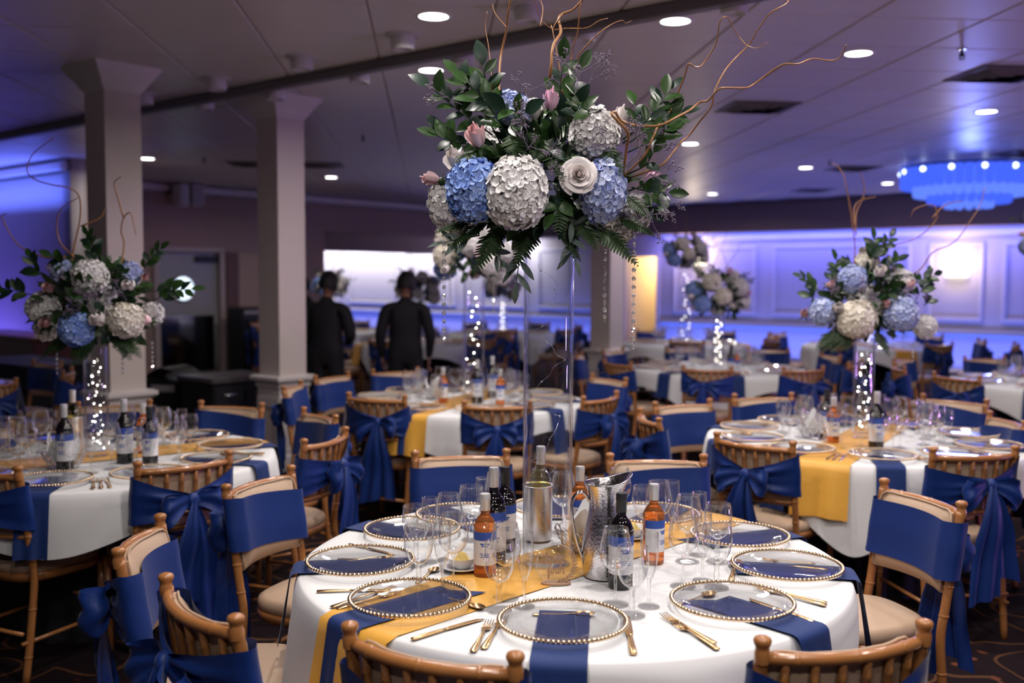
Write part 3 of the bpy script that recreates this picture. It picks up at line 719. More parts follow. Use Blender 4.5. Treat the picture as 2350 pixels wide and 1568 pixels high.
def chair(x, y, facing, label, group, var=None, full=True, tilt=0):
    """facing: direction the sitter looks, degrees from +x; local +y is the front"""
    t = thing('banquet_chair', label, 'chair', (x, y, 0), math.radians(facing)-PI/2, group)
    i = NCH[0]; NCH[0] += 1; s = SASH[(i if var is None else var) % len(SASH)]
    for me in CH['stile']: ob('stile', me, t)
    for sd in (-1, 1): ob('finial', CH['finial'], t, (sd*.1985, yb(.875), .875))
    ob('top_rail', CH['top_rail'], t); ob('back_rail', CH['rail_a'], t); ob('back_rail', CH['rail_b'], t)
    for me in CH['spindle']: ob('spindle', me, t)
    for me in CH['leg']: ob('leg', me, t)
    ob('seat_frame', CH['seat_frame'], t); ob('seat_cushion', CH['seat'], t)
    bp = ob('back_cushion', CH['back_pad'], t)
    if full:
        ob('piping', CH['piping'], bp)
        for me in CH['strut']: ob('strut', me, t)
    for me in CH['stretcher']: ob('stretcher', me, t)
    sa = ob('sash', s['band'], t); sa['label'] = 'navy satin sash tied in a bow behind'
    ob('knot', s['knot'], sa)
    for me in s['loops']: ob('bow_loop', me, sa)
    for me in s['tails']: ob('tail', me, sa)
    return t
# ================================================================== tables
TR, TH = .83, .755
def table_parts():
    m = MB(); m.lathe([(0, TH-.03), (TR-.01, TH-.03), (TR-.004, TH-.02), (TR-.004, TH-.005), (TR-.012, TH), (0, TH)], 64); top = m.mesh('table_top', mat('plywood', (.4, .25, .13), .6))
    m = MB(); m.lathe([(.03, 0.12), (.035, TH-.03)], 12, (0, 0, 0)); m.lathe([(.26, 0), (.26, .03), (.05, .06), (.035, .12)], 24); leg = m.mesh('table_pedestal', mat('grey_steel', (.3, .3, .3), .4, metal=1))
    return top, leg
T_TOP, T_LEG = table_parts()
def smax(a, p=9.0): 
    c, s = abs(math.cos(a)), abs(math.sin(a)); return (c**p+s**p)**(1/p)
def cloth_mesh(half, rot, seed, n=192, p=9.0):
    r = random.Random(seed); m = MB(); P = []; zt = TH+.003; R0 = TR+.004
    ph = [r.uniform(0, 6.28) for _ in range(4)]
    for q in (.02, .2, .4, .6, .74, .80): P.append([Vector((q*math.cos(2*PI*i/n), q*math.sin(2*PI*i/n), zt)) for i in range(n)])
    P.append([Vector(((TR-.004)*math.cos(2*PI*i/n), (TR-.004)*math.sin(2*PI*i/n), zt-.001)) for i in range(n)])
    for k_ in range(11):
        row = []
        for i in range(n):
            a = 2*PI*i/n; L = half/smax(a-rot, p)-TR; s = L*(k_/10)
            corner = max(0, (L-.13)/.38)
            rip = (.02+.06*corner)*math.sin(9*a+ph[0]) + .02*math.sin(17*a+ph[1])*(.3+corner) + .04*corner*math.sin(4*(a-rot)*3+ph[2])
            out = R0 + min(.012, s*.3) + s*(.06+rip)*min(1, s/.10)
            row.append(Vector((out*math.cos(a), out*math.sin(a), zt-.006-s*.985)))
        P.append(row)
    m.grid(P, True); m.add([(0, 0, zt)]+P[0], [(0, i+1, (i+1) % n+1) for i in range(n)])
    return m.mesh('tablecloth', M_CLOTH)
def skirt_mesh(seed, n=160):
    r = random.Random(seed); m = MB(); P = []; ph = r.uniform(0, 6)
    for z, e in ((TH-.034, -.030), (TH-.06, -.034), (.60, -.20), (.5, -.39), (.25, -.40), (.0, -.39)):
        P.append([Vector(((TR+e+.018*(TH-z)*math.sin(22*2*PI*i/n+ph)+.01*(TH-z)*math.sin(9*2*PI*i/n))*math.cos(2*PI*i/n), (TR+e+.018*(TH-z)*math.sin(22*2*PI*i/n+ph)+.01*(TH-z)*math.sin(9*2*PI*i/n))*math.sin(2*PI*i/n), max(.002, z))) for i in range(n)])
    m.grid(P, True); return m.mesh('underskirt', M_BLACK)
SKIRT = [skirt_mesh(1), skirt_mesh(2)]
def strip_mesh(name, w0, w1, l0, l1, ang, mt, drop=.30, z=None, skew=0, wob=.004, seed=0):
    """cloth strip lying on the round top along ang, from signed distance l0 to l1 (beyond the edge it hangs)"""
    m = MB(); z = TH+.0065 if z is None else z; d = Vector((math.cos(ang), math.sin(ang), 0)); nrm = Vector((-d.y, d.x, 0)); rows = []
    nw = 12; RR = TR+.014
    for i in range(nw+1):
        w = w0+(w1-w0)*i/nw; e = math.sqrt(max(.01, RR*RR-w*w)); row = []
        def P(l):
            l = l+skew*(i/nw-.5) if abs(l-l0) < 1e-6 else l
            al = abs(l); sg = 1 if l >= 0 else -1
            if al <= e-.01: return d*l+nrm*w+Vector((0, 0, z+wob*.3*math.sin(l*14+i*.6+seed)*(1 if l1-l0 > .8 else .15)))
            s = al-(e-.01); q = min(1, s/.03); s2 = max(0, s-.03)
            hang = 1+.0
            return (d*(sg*(e-.01+.024*math.sin(q*PI/2)+.16*s2+wob*4*s2*math.sin(i*1.1+seed)*3)) + nrm*(w*(1+.06*s2)) + Vector((0, 0, z-.020*(1-math.cos(q*PI/2))-s2)))
        n = 60
        for k_ in range(n+1): row.append(P(l0+(l1-l0)*k_/n))
        rows.append(row)
    m.grid(rows); return m.mesh(name, mt)
TABLES = []
def table(name, x, y, crot, run_ang, seed, where, half=.965, p=9.0, runner=True):
    t = thing('round_table', 'round banquet table hidden under cloths, %s' % where, 'table', (x, y, 0))
    ob('table_top', T_TOP, t); ob('pedestal', T_LEG, t)
    o = ob('underskirt', SKIRT[seed % 2], t); o['label'] = 'black floor length underskirt'
    o = ob('tablecloth', cloth_mesh(half, crot, seed, 192, p), None, (x, y, 0)); tag(o, 'white square overlay cloth on the table %s' % where, 'tablecloth')
    if runner:
        o = ob('table_runner', strip_mesh('table_runner', -.137, .137, -1.10, 1.10, run_ang, M_RUN, seed=seed), None, (x, y, 0)); tag(o, 'gold satin runner across the table %s' % where, 'table runner')
    TABLES.append((name, Vector((x, y, 0)), where))
    return Vector((x, y, 0))
W1 = 'with the number sign'; W2 = 'before the column and black bin'
W3 = 'in front of the two staff'; W4 = 'in front of the sconce'; W5 = 'by the warm lit doorway'
W6 = 'by the black draped counter'; W7 = 'under the blue chandelier'; W8 = 'washed in violet light'
T1 = table('T1', .187, 3.073, math.radians(63), math.radians(46), 1, W1)
T2 = table('T2', -2.0, 4.80, math.radians(54), math.radians(36), 2, W2, .945, 3.4)
T3 = table('T3', -.33, 7.10, math.radians(45), math.radians(67), 3, W3, .95, 3.6)
T4 = table('T4', 1.92, 5.45, math.radians(24), math.radians(58), 4, W4)
T5 = table('T5', 1.98, 9.63, math.radians(26), math.radians(20), 5, W5, runner=False)
T6 = table('T6', -4.75, 7.7, math.radians(30), math.radians(40), 6, W6)
T7 = table('T7', 4.6, 8.45, math.radians(20), math.radians(80), 7, W7)
FAR = [('T9', -1.23, 13.2, 'behind the two staff'), ('T10', -.15, 15.6, 'before the wide back opening'), ('T11', 2.30, 13.3, 'beside the far lit column'),
       ('T12', -2.9, 16.0, 'by the grey curtain'), ('T14', 4.6, 12.9, 'along the blue panelled wall'), ('T15', 7.1, 11.2, 'below the chair rail sconce')]
FT = []
for i, (nm, x, y, wh) in enumerate(FAR): FT.append(table(nm, x, y, .3+i, .5+1.1*i, 9+i, wh))
# ---- chair placement: pixel of the middle between the two finials, facing a point
def chair_px(px, py, table_c, where, off=0, var=None, toward=None, back=.0):
    p = atz(px, py, .875); c = Vector((p.x, p.y, 0))
    if toward is None:
        d = table_c - c; f = math.degrees(math.atan2(d.y, d.x)) + off
    else: f = toward
    fr = math.radians(f); c = c + Vector((math.cos(fr), math.sin(fr), 0))*(-yb(.875)-.0)
    return chair(c.x, c.y, f, 'gold chair with navy sash at the table %s' % where, 'chairs at the table %s' % where, var)
def face(a, b):
    """facing (deg) perpendicular to the line through two finial pixels, pointing to the left of a->b"""
    A, B = atz(*a, .875), atz(*b, .875); d = B-A; return math.degrees(math.atan2(d.y, d.x))+90
def chair2(a, b, where, flip=False, var=None, add=0, label=None):
    f = face(a, b) + (180 if flip else 0) + add
    t = chair_px((a[0]+b[0])/2, (a[1]+b[1])/2, None, where, 0, var, f)
    if label: t['label'] = label
    return t
chair2((783, 1440), (1187, 1515), W1, var=1, label='gold chair with navy sash at the overhanging end of the gold runner')
chair2((1730, 1480), (2150, 1435), W1, var=0, label='gold chair backing the charger that has a spoon above and a knife beside')
chair2((372, 1325), (540, 1425), W1, var=2, label='gold chair with a big loose navy bow beside the side turned chair')
chair2((278, 1265), (368, 1190), W1, True, 3, label='gold chair turned side on with its navy bow over the carpet')
chair2((522, 1120), (672, 1075), W1, True, 1, label='gold chair with smooth navy sash and pulled out seat between two tables')
chair2((953, 1045), (1163, 1035), W1, True, 0, -8, label='gold chair with navy sash behind the dark red wine bottles')
chair2((1392, 1048), (1622, 1050), W1, True, 2, label='gold chair with navy sash behind the steel water pitcher')
chair2((2022, 1105), (2205, 1160), W1, True, 0, label='gold chair with navy sash facing the charger that has a knife across it')
chair(1.50, 2.52, 157, 'gold chair with navy sash past the crossed forks, standing over patterned carpet', 'chairs at the table %s' % W1, 3)
chair2((313, 1068), (535, 1040), W2, var=0); chair2((-110, 1060), (33, 1077), W2, var=2, label='gold chair with navy sash and a wide bare seat over dark carpet'); chair2((463, 925), (598, 930), W2, True, 1)
chair2((697, 1015), (797, 985), W2, var=1, label='gold chair with a drooping navy bow standing between two tables'); chair2((697, 940), (768, 958), W2, True, 2)
chair_px(262, 925, T2, W2, 0, 0)['label'] = 'gold chair with navy sash behind the slim fairy light vase'
chair_px(-40, 985, T2, W2, 0, 1)
chair2((793, 905), (935, 912), W3, var=3, label='gold chair with navy bow beside the gold runner before the two staff'); chair2((1067, 925), (1215, 925), W3, var=0, label='gold chair with navy bow directly behind the tall clear vase')
chair_px(762, 861, T3, W3, 0, 0); chair_px(908, 849, T3, W3, 0, 1); chair_px(671, 884, T3, W3, -12, 2)['label'] = 'gold chair with hanging navy tails against the base of the middle column'
chair_px(1397, 866, T3, W3, 10, 0); chair_px(1378, 908, T3, W3, 0, 1)
chair2((1638, 997), (1822, 1020), W4, var=0, label='gold chair with navy bow beside a gold runner hanging over white cloth'); chair2((2128, 1035), (2345, 1030), W4, var=1, label='gold chair with broad navy bow tails beside the violet tinted seat'); chair2((1683, 910), (1820, 905), W4, True, 2, -6, label='gold chair with smooth navy sash behind chargers and a white napkin basket')
chair_px(1567, 924, T4, W4, -30, 3)['label'] = 'gold chair with smooth navy sash leaning between two white clothed tables'; chair_px(1490, 953, T4, W4, 10, 0)
chair_px(2190, 915, T4, W4, 0, 1); chair_px(2310, 960, T4, W4, 0, 2)
def ring(c, where, n, start, rad=1.12, jit=.05, skip=()):
    for i in range(n):
        if i in skip: continue
        a = start+2*PI*i/n+RND.uniform(-jit, jit); q = rad+RND.uniform(-.05, .10)
        chair(c.x+q*math.cos(a)-.0, c.y+q*math.sin(a), math.degrees(a)+180+RND.uniform(-8, 8), 'gold chair with navy sash at the table %s' % where, 'chairs at the table %s' % where, None, False)
ring(T5, W5, 9, math.radians(-105), 1.0); ring(T6, W6, 8, .2, 1.0)
ring(T7, W7, 9, math.radians(-150), 1.0); 
chair(2.74, 4.66, 136, 'gold chair with violet tinted seat at the table %s' % W4, 'chairs at the table %s' % W4, 0)
for (nm, x, y, wh), c in zip(FAR, FT): ring(c, wh, 7, RND.uniform(0, 1), .98)
# ================================================================== tableware
TZ = TH+.0045
def glass_thing(kind):
    if kind == 'goblet':
        bowl = [(.006, .072), (.014, .076), (.026, .086), (.036, .104), (.0415, .126), (.0425, .145), (.041, .165), (.0385, .182)]
        stem = [(.0, .0005), (.033, .0005), (.0345, .003), (.030, .006), (.012, .012), (.0075, .022), (.0095, .036), (.0075, .046), (.0075, .058), (.009, .068), (.008, .074), (0, .0765)]
    elif kind == 'wine':
        bowl = [(.005, .090), (.014, .094), (.030, .106), (.040, .124), (.0435, .140), (.0425, .158), (.037, .185), (.0325, .208)]
        stem = [(.0, .0005), (.034, .0005), (.0355, .003), (.030, .005), (.010, .010), (.0048, .020), (.0040, .050), (.0045, .078), (.007, .090), (.005, .093), (0, .0945)]
    else:
        bowl = [(.004, .070), (.010, .080), (.017, .100), (.0215, .125), (.0240, .150), (.0245, .175), (.0235, .200)]
        stem = [(.0, .0005), (.027, .0005), (.0285, .003), (.024, .005), (.009, .011), (.0042, .022), (.0038, .045), (.005, .062), (.006, .072), (.004, .078), (0, .080)]
    m = MB(); pr = spline([Vector((a, 0, b)) for a, b in bowl], 3); n = 28
    m.lathe([(p.x, p.z) for p in pr], n)
    r, z = bowl[-1]; m.lathe([(r, z), (r+.0004, z+.0012), (r-.0010, z+.0014), (r-.0014, z), (r-.0012, z-.012)], n)
    b = m.mesh(kind+'_bowl', M_GLASS)
    m = MB(); pr = spline([Vector((a, 0, b_)) for a, b_ in stem], 2); m.lathe([(max(0, p.x), p.z) for p in pr], 20); s = m.mesh(kind+'_stem', M_STEM)
    return b, s
GL = {k_: glass_thing(k_) for k_ in ('goblet', 'wine', 'flute')}
GNAME = {'goblet': ('water_goblet', 'short stemmed water goblet'), 'wine': ('wine_glass', 'tall round bowled wine glass'), 'flute': ('champagne_flute', 'slim champagne flute')}
def glass(kind, p, where, rot=0, detail=True):
    nm, lb = GNAME[kind]
    t = thing(nm, '%s on the table %s' % (lb, where), 'glass', (p[0], p[1], TZ), rot, '%s set on the table %s' % (nm.replace('_', ' '), where))
    ob('bowl', GL[kind][0], t); ob('stem', GL[kind][1], t); return t
# chargers
def charger_meshes():
    m = MB(); m.lathe([(0, .004), (.095, .004), (.112, .006), (.130, .012), (.148, .0155), (.158, .016), (.158, .013), (.147, .0125), (.130, .009), (.112, .003), (.095, .0005), (0, .0005)], 56)
    pl = m.mesh('charger_plate', M_CHARGER)
    m = MB(); n = 82
    for i in range(n):
        a = 2*PI*i/n; m.ball((.1600*math.cos(a), .1600*math.sin(a), .0150), .0064, 6, 4)
    m.lathe([(.1565, .0128), (.1600, .0105), (.1635, .0128), (.160, .0150), (.1565, .0128)], 56)
    return pl, m.mesh('bead_rim', M_BEAD)
C_PL, C_BD = charger_meshes()
def charger(c, p, where):
    t = thing('charger_plate', 'glass charger with gold beaded rim on the table %s' % where, 'plate', (p[0], p[1], TZ+.0075), 0, 'glass chargers on the table %s' % where)
    ob('glass_plate', C_PL, t); o = ob('bead_rim', C_BD, t); o['kind'] = 'stuff'; return t
NAP = [strip_mesh('napkin', -.066, .066, .50, 1.10, 0, M_NAPK, z=TH+.010, skew=.0, wob=.002, seed=1), strip_mesh('napkin', -.066, .066, .54, 1.06, 0, M_NAPK, z=TH+.010, skew=.12, wob=.002, seed=2),
       strip_mesh('napkin', -.060, .070, .47, 1.14, 0, M_NAPK, z=TH+.010, skew=-.10, wob=.002, seed=3)]
def napkin(tc, ang, where, v=0):
    o = ob('napkin', NAP[v % 3], None, (tc.x, tc.y, 0), (0, 0, ang))
    tag(o, 'folded navy napkin under a charger of the table %s' % where, 'napkin', 'navy napkins on the table %s' % where); return o
# cutlery (local x from handle end to tip, lying flat)
def cutlery_meshes():
    out = {}
    m = MB(); m.tube([(0, 0, .004), (.004, 0, .004), (.03, 0, .0045), (.09, 0, .0045), (.105, 0, .004)], [(.003, .006), (.0035, .0085), (.0038, .0085), (.0032, .0060), (.003, .0055)], 8, flat=(0, 0, 1)); h = m.mesh('knife_handle', M_GOLD)
    m = MB(); m.tube([(.103, 0, .004), (.115, .001, .004), (.13, .001, .004), (.18, .0015, .0035), (.215, .0, .003), (.232, -.006, .0025)], [(.003, .0055), (.0016, .0075), (.0011, .0095), (.0010, .0100), (.0009, .0085), (.0006, .002)], 8, flat=(0, 0, 1)); b = m.mesh('knife_blade', M_GOLD)
    out['knife'] = (.232, [('handle', h), ('blade', b)])
    m = MB(); m.tube([(0, 0, .0035), (.004, 0, .004), (.03, 0, .005), (.09, 0, .006), (.125, 0, .008), (.140, 0, .006)], [(.0012, .006), (.0016, .0090), (.0017, .0080), (.0017, .0040), (.0020, .0032), (.0015, .0075)], 8, flat=(0, 0, 1)); h = m.mesh('fork_handle', M_GOLD)
    m = MB(); m.tube([(.136, 0, .006), (.145, 0, .0045), (.155, 0, .004)], [(.0014, .0065), (.0014, .0118), (.0014, .0122)], 8, flat=(0, 0, 1))
    for q in (-1.5, -.5, .5, 1.5):
        m.tube([(.152, q*.0066, .004), (.175, q*.0064, .0045), (.198, q*.0060, .009)], [.0017, .0016, .0009], 6)
    out['fork'] = (.198, [('handle', h), ('tines', m.mesh('fork_head', M_GOLD))])
    m = MB(); m.tube([(0, 0, .0035), (.004, 0, .004), (.03, 0, .005), (.09, 0, .006), (.122, 0, .009), (.133, 0, .007)], [(.0012, .0055), (.0016, .0085), (.0017, .0075), (.0017, .0040), (.0020, .0032), (.0018, .005)], 8, flat=(0, 0, 1)); h = m.mesh('spoon_handle', M_GOLD)
    m = MB(); P = []
    for i in range(9):
        t = i/8; row = []
        for j in range(20):
            a = 2*PI*j/20; x = .157+.031*math.cos(a)*t; y = .0205*math.sin(a)*t*(1-.12*math.cos(a)); row.append(Vector((x, y, .0025+.0075*t*t)))
        P.append(row)
    m.grid(P, True); out['spoon'] = (.188, [('handle', h), ('bowl', m.mesh('spoon_bowl', M_GOLD))])
    return out
CU = cutlery_meshes()
def cut(kind, a, b, where=W1, z=TZ):
    """from pixel a (handle end) to pixel b (tip) on the table top"""
    A, B = atz(*a, z), atz(*b, z); return cut_at(kind, A, B, where, z)
def cut_at(kind, A, B, where, z=TZ):
    d = B-A; ln, parts = CU[kind]; s = max(.8, min(1.12, d.length/ln)); mid = (A+B)/2; u = d.normalized()
    p = mid - u*(ln*s/2)
    t = thing('gold_'+kind, 'gold %s lying on the table %s' % (kind, where), 'cutlery', (p.x, p.y, z), math.atan2(d.y, d.x), 'gold %ss on the table %s' % (kind, where))
    for nm, me in parts: ob(nm, me, t, scale=(s, s, s))
    return t
# ---- bottles
def bottle_meshes(kind):
    R, H = {'red': (.037, .30), 'small': (.033, .245), 'white': (.037, .30), 'dark': (.035, .27)}[kind]
    body = [(0, .002), (R*.9, .001), (R, .006), (R, H*.58), (R*.97, H*.63), (R*.75, H*.70), (R*.42, H*.755), (.0145, H*.80), (.0135, H*.86)]
    cap = [(.0142, H*.80), (.0152, H*.805), (.0150, H*.92), (.0157, H*.925), (.0157, H*.985), (.0145, H), (0, H)]
    gm = {'red': M_BOTDARK, 'dark': M_BOTDARK, 'small': M_ROSE, 'white': M_BOTGREEN}[kind]; cm = {'red': M_CAPW, 'dark': M_CAPB, 'small': M_CAPW, 'white': M_CAPW}[kind]
    m = MB(); pr = [body[0]]+[(p.x, p.z) for p in spline([Vector((a, 0, b)) for a, b in body[1:]], 3)]; m.lathe(pr, 26); b = m.mesh(kind+'_bottle_body', gm)
    m = MB(); m.lathe(cap, 20); c = m.mesh(kind+'_screw_cap', cm, auto=40)
    m = MB()
    for i in range(4): m.lathe([(.0158, H*(.935+.012*i)), (.0162, H*(.938+.012*i)), (.0158, H*(.941+.012*i))], 20)
    cr = m.mesh('cap_ridge', cm)
    r2 = R+.0006
    def lab(z0, z1, mt, a0=-1.9, a1=1.9):
        m = MB(); m.grid([[Vector((r2*math.cos(a0+(a1-a0)*i/20), r2*math.sin(a0+(a1-a0)*i/20), z)) for i in range(21)] for z in (z0, z1)]); return m.mesh('label', mt)
    l1 = lab(H*.16, H*.56, M_LABEL); r2 = R+.0010; l2 = lab(H*.46, H*.56, M_LABBLUE); r2 = R+.0011
    m = MB()
    for i, (w, z) in enumerate(((.8, .41), (.55, .385), (.9, .30), (.7, .28), (.8, .26))):
        m.grid([[Vector((r2*math.cos(-w/2+w*q/8), r2*math.sin(-w/2+w*q/8), H*zz)) for q in range(9)] for zz in (z, z+(.018 if i < 2 else .008))])
    l3 = m.mesh('label_print', mat('blue_print', (.05, .12, .5), .5))
    return b, c, cr, l1, l2, l3
BO = {k_: bottle_meshes(k_) for k_ in ('red', 'small', 'white', 'dark')}
BL = {'red': 'dark bottle with pale cap', 'small': 'small orange rose wine bottle', 'white': 'clear white wine bottle', 'dark': 'dark bottle with black cap'}
def bottle(kind, p, where, z=None, rot=-PI/2, tilt=None, extra=''):
    t = thing('wine_bottle', ('%s%s' % (BL[kind], extra)) if extra else '%s on the table %s' % (BL[kind], where), 'bottle', (p[0], p[1], TZ if z is None else z), rot, '%s wine bottles on the table %s' % (kind, where))
    b, c, cr, l1, l2, l3 = BO[kind]
    bo = ob('bottle_body', b, t); ca = ob('screw_cap', c, t); ob('cap_ridge', cr, ca)
    if kind != 'white': la = ob('label', l1, t); ob('label_band', l2, la); ob('label_print', l3, la)
    if tilt: t.rotation_euler = (tilt[0], tilt[1], rot)
    return t
# ---- tall glass vases and fairy lights
def vase_meshes(r, h):
    m = MB(); m.lathe([(0, .002), (r*.96, .002), (r, .008), (r, h-.004), (r-.001, h), (r-.004, h-.001), (r-.0045, h-.01), (r-.0045, .034), (r*.9, .026), (0, .024)], 48); return m.mesh('glass_vase', M_VASE)
def fairy(r, h, n, seed, lit, bs=.0030):
    q = random.Random(seed); pts = []; N_ = n*3
    for i in range(N_):
        t = i/(N_-1); a = 9*t*2*PI/2+q.uniform(-.7, .7); rr = r*q.uniform(.25, .80); pts.append(Vector((rr*math.cos(a), rr*math.sin(a), .03+(h-.06)*t+q.uniform(-.01, .01))))
    m = MB(); m.tube(spline(pts, 3), .0005, 4); wire = m.mesh('fairy_wire', M_SILVER)
    m = MB()
    for i in range(n): m.ball(pts[i*3+1], bs, 6, 4)
    return wire, m.mesh('fairy_bulbs', M_FAIRY if lit else M_CRYST)
V_TALL = vase_meshes(.0755, 1.015); V_LOW = vase_meshes(.056, .535); V_MID = vase_meshes(.0755, .85)
FA = {'T1': fairy(.07, .95, 16, 1, False), 'low': fairy(.05, .50, 26, 2, True, .0030), 'tall': fairy(.07, .95, 18, 3, True, .0034), 'mid': fairy(.065, .80, 18, 5, True, .0032)}
def vase(p, tall, where, key):
    z = TH+.0092
    o = ob('glass_vase', V_MID if key == 'mid' else V_TALL if tall else V_LOW, None, (p[0], p[1], z)); tag(o, '%s clear cylinder vase on the table %s' % ('very tall' if tall and key != 'mid' else 'tall' if tall else 'half metre', where), 'vase')
    if key:
        t = thing('fairy_lights', 'tiny fairy lights coiled in the vase on the table %s' % where, 'string lights', (p[0], p[1], z))
        ob('wire', FA[key][0], t); b = ob('bulbs', FA[key][1], t); b['kind'] = 'stuff'
# ================================================================== table with the number sign
ctr = T1
ANG = [-172, -136.1, -95.3, -48.5, -10.7, 22, 58, 92, 126, 152]
CP = [(-.456, 2.985), (-.27, 2.634), (.13, 2.461), (.589, 2.62), (.826, 2.953), (.765, 3.308)]
CLB = ['glass charger with beaded rim over a navy napkin, fork and knife behind', 'glass charger with beaded rim lying across the gold runner', 'glass charger with beaded rim between paired forks and an upright knife', 'glass charger with beaded rim showing a spoon, knife overlapping its edge', 'glass charger with beaded rim, a spoon poking out beside it', 'glass charger with beaded rim next to a goblet and spoon tip']
for i, a in enumerate(ANG):
    r_ = math.radians(a); 
    p = CP[i] if i < 6 else (ctr.x+.626*math.cos(r_), ctr.y+.626*math.sin(r_))
    if i == 9: p = (-.338, 3.37)
    c_ = charger(ctr, p, W1); c_['label'] = CLB[i] if i < 6 else c_['label']; d = Vector((p[0]-ctr.x, p[1]-ctr.y, 0)); napkin(ctr, math.atan2(d.y, d.x), W1, (1, 2, 0, 1, 0, 2, 1, 0, 2, 1)[i])
GP = [('goblet', 1145, 1400), ('wine', 1160, 1374), ('flute', 1203, 1392), ('goblet', 961, 1354), ('flute', 1015, 1362), ('wine', 1040, 1344),
      ('goblet', 955, 1296), ('flute', 986, 1290), ('wine', 1030, 1286), ('goblet', 1082, 1240), ('flute', 1108, 1232), ('wine', 1140, 1222),
      ('wine', 1412, 1387), ('goblet', 1450, 1413), ('flute', 1489, 1392), ('wine', 1567, 1346), ('flute', 1612, 1333), ('goblet', 1644, 1349),
      ('wine', 1577, 1289), ('flute', 1602, 1274), ('goblet', 1646, 1290), ('goblet', 1478, 1240), ('wine', 1510, 1248), ('flute', 1541, 1240),
      ('wine', 1292, 1222), ('goblet', 1322, 1212), ('flute', 1236, 1205), ('goblet', 1385, 1215), ('wine', 1420, 1208)]
for k_, px, py in GP:
    p = atz(px, py, TZ); glass(k_, p, W1, RND.uniform(0, 6))
for k_, a, b in (('knife', (801, 1251), (900, 1273)), ('knife', (727, 1360), (900, 1356)), ('fork', (757, 1398), (908, 1352)), ('fork', (772, 1401), (918, 1362)),
                 ('spoon', (1016, 1372), (1112, 1403)), ('knife', (945, 1471), (1109, 1422)), ('fork', (1085, 1499), (1125, 1430)), ('fork', (1106, 1497), (1160, 1417)),
                 ('spoon', (1222, 1413), (1366, 1415)), ('knife', (1456, 1516), (1436, 1410)), ('fork', (1651, 1486), (1512, 1410)), ('fork', (1648, 1494), (1545, 1432)),
                 ('spoon', (1553, 1391), (1642, 1364)), ('knife', (1868, 1431), (1717, 1376)), ('fork', (1906, 1396), (1722, 1348)), ('fork', (1898, 1386), (1755, 1357)),
                 ('knife', (1901, 1311), (1720, 1294)), ('spoon', (1678, 1334), (1690, 1291)), ('fork', (1870, 1296), (1750, 1287)), ('fork', (780, 1293), (905, 1279)), ('knife', (775, 1286), (915, 1289)),
                 ('spoon', (1700, 1226), (1640, 1222)), ('spoon', (970, 1330), (990, 1316))):
    cut(k_, a, b)
bottle('red', atz(1133, 1296, TZ), W1, extra=' and white paper label'); bottle('small', atz(1113, 1322, TZ), W1, extra=' beside the butter bowl')
bottle('dark', atz(1159, 1262, TZ), W1, extra=' next to the red wine'); bottle('small', atz(1330, 1236, TZ), W1, extra=' behind the water pitcher')
bottle('dark', atz(1424, 1347, TZ), W1, extra=' in front of the pitcher', rot=-PI/2+.3); bottle('small', atz(1499, 1291, TZ), W1, extra=' among the stemware', rot=-PI/2+.9)
# vase
vp = (.110, 3.02); vase(vp, True, W1, 'T1')
# wine cooler with leaning white wine
p = atz(1233, 1240, TZ)
m = MB(); m.lathe([(0, .001), (.047, .001), (.0485, .004), (.0500, .178), (.0508, .181), (.0495, .183), (.0475, .178), (.046, .012), (0, .010)], 40)
o = ob('wine_cooler', m.mesh('wine_cooler', M_BRUSH), None, (p.x, p.y, TH+.0095)); tag(o, 'brushed steel cylindrical wine cooler holding a white wine bottle', 'wine cooler')
bottle('white', (p.x+.004, p.y), W1, z=TH+.024, tilt=(-.02, .05), extra=' leaning in the steel cooler')
# water pitcher
p = atz(1386, 1322, TZ)
t = thing('water_pitcher', 'hammered steel water pitcher with a flared spout and curved handle', 'pitcher', (p.x, p.y, TZ+.002), math.radians(8))
m = MB(); prof = [(.0, .002), (.055, .001), (.060, .006), (.066, .05), (.066, .09), (.060, .13), (.050, .175), (.0455, .205), (.047, .235), (.053, .262), (.060, .280)]
pp = spline([Vector((a, 0, b)) for a, b in prof], 4); P = []; n = 48
for q in pp:
    row = []; k2 = max(0, (q.z-.20)/.08)
    for j in range(n):
        a = 2*PI*j/n; s_ = max(0, math.cos(a))**3; r_ = q.x*(1+.34*s_*k2**1.5); row.append(Vector((r_*math.cos(a), r_*math.sin(a), q.z+.022*s_*k2**2-.006*k2*(1-math.cos(a))/2)))
    P.append(row)
m.grid(P, True)
inner = [[Vector((v.x*.965, v.y*.965, v.z+.0005)) for v in r_] for r_ in P[::-1][:20]]
m.grid(inner, True); ob('body', m.mesh('pitcher_body', M_HAMMER), t)
m = MB(); m.tube([v*1.0 for v in P[-1]]+[P[-1][0]], .0022, 6); ob('rim', m.mesh('pitcher_rim', M_STEEL), t)
m = MB(); m.tube(spline([(-.046, 0, .222), (-.062, 0, .247), (-.085, 0, .245), (-.098, 0, .215), (-.094, 0, .16), (-.082, 0, .10), (-.066, 0, .055)], 6), [(.0045, .008)]*37, 10, flat=(1, 0, 0)); ob('handle', m.mesh('pitcher_handle', M_STEEL), t)
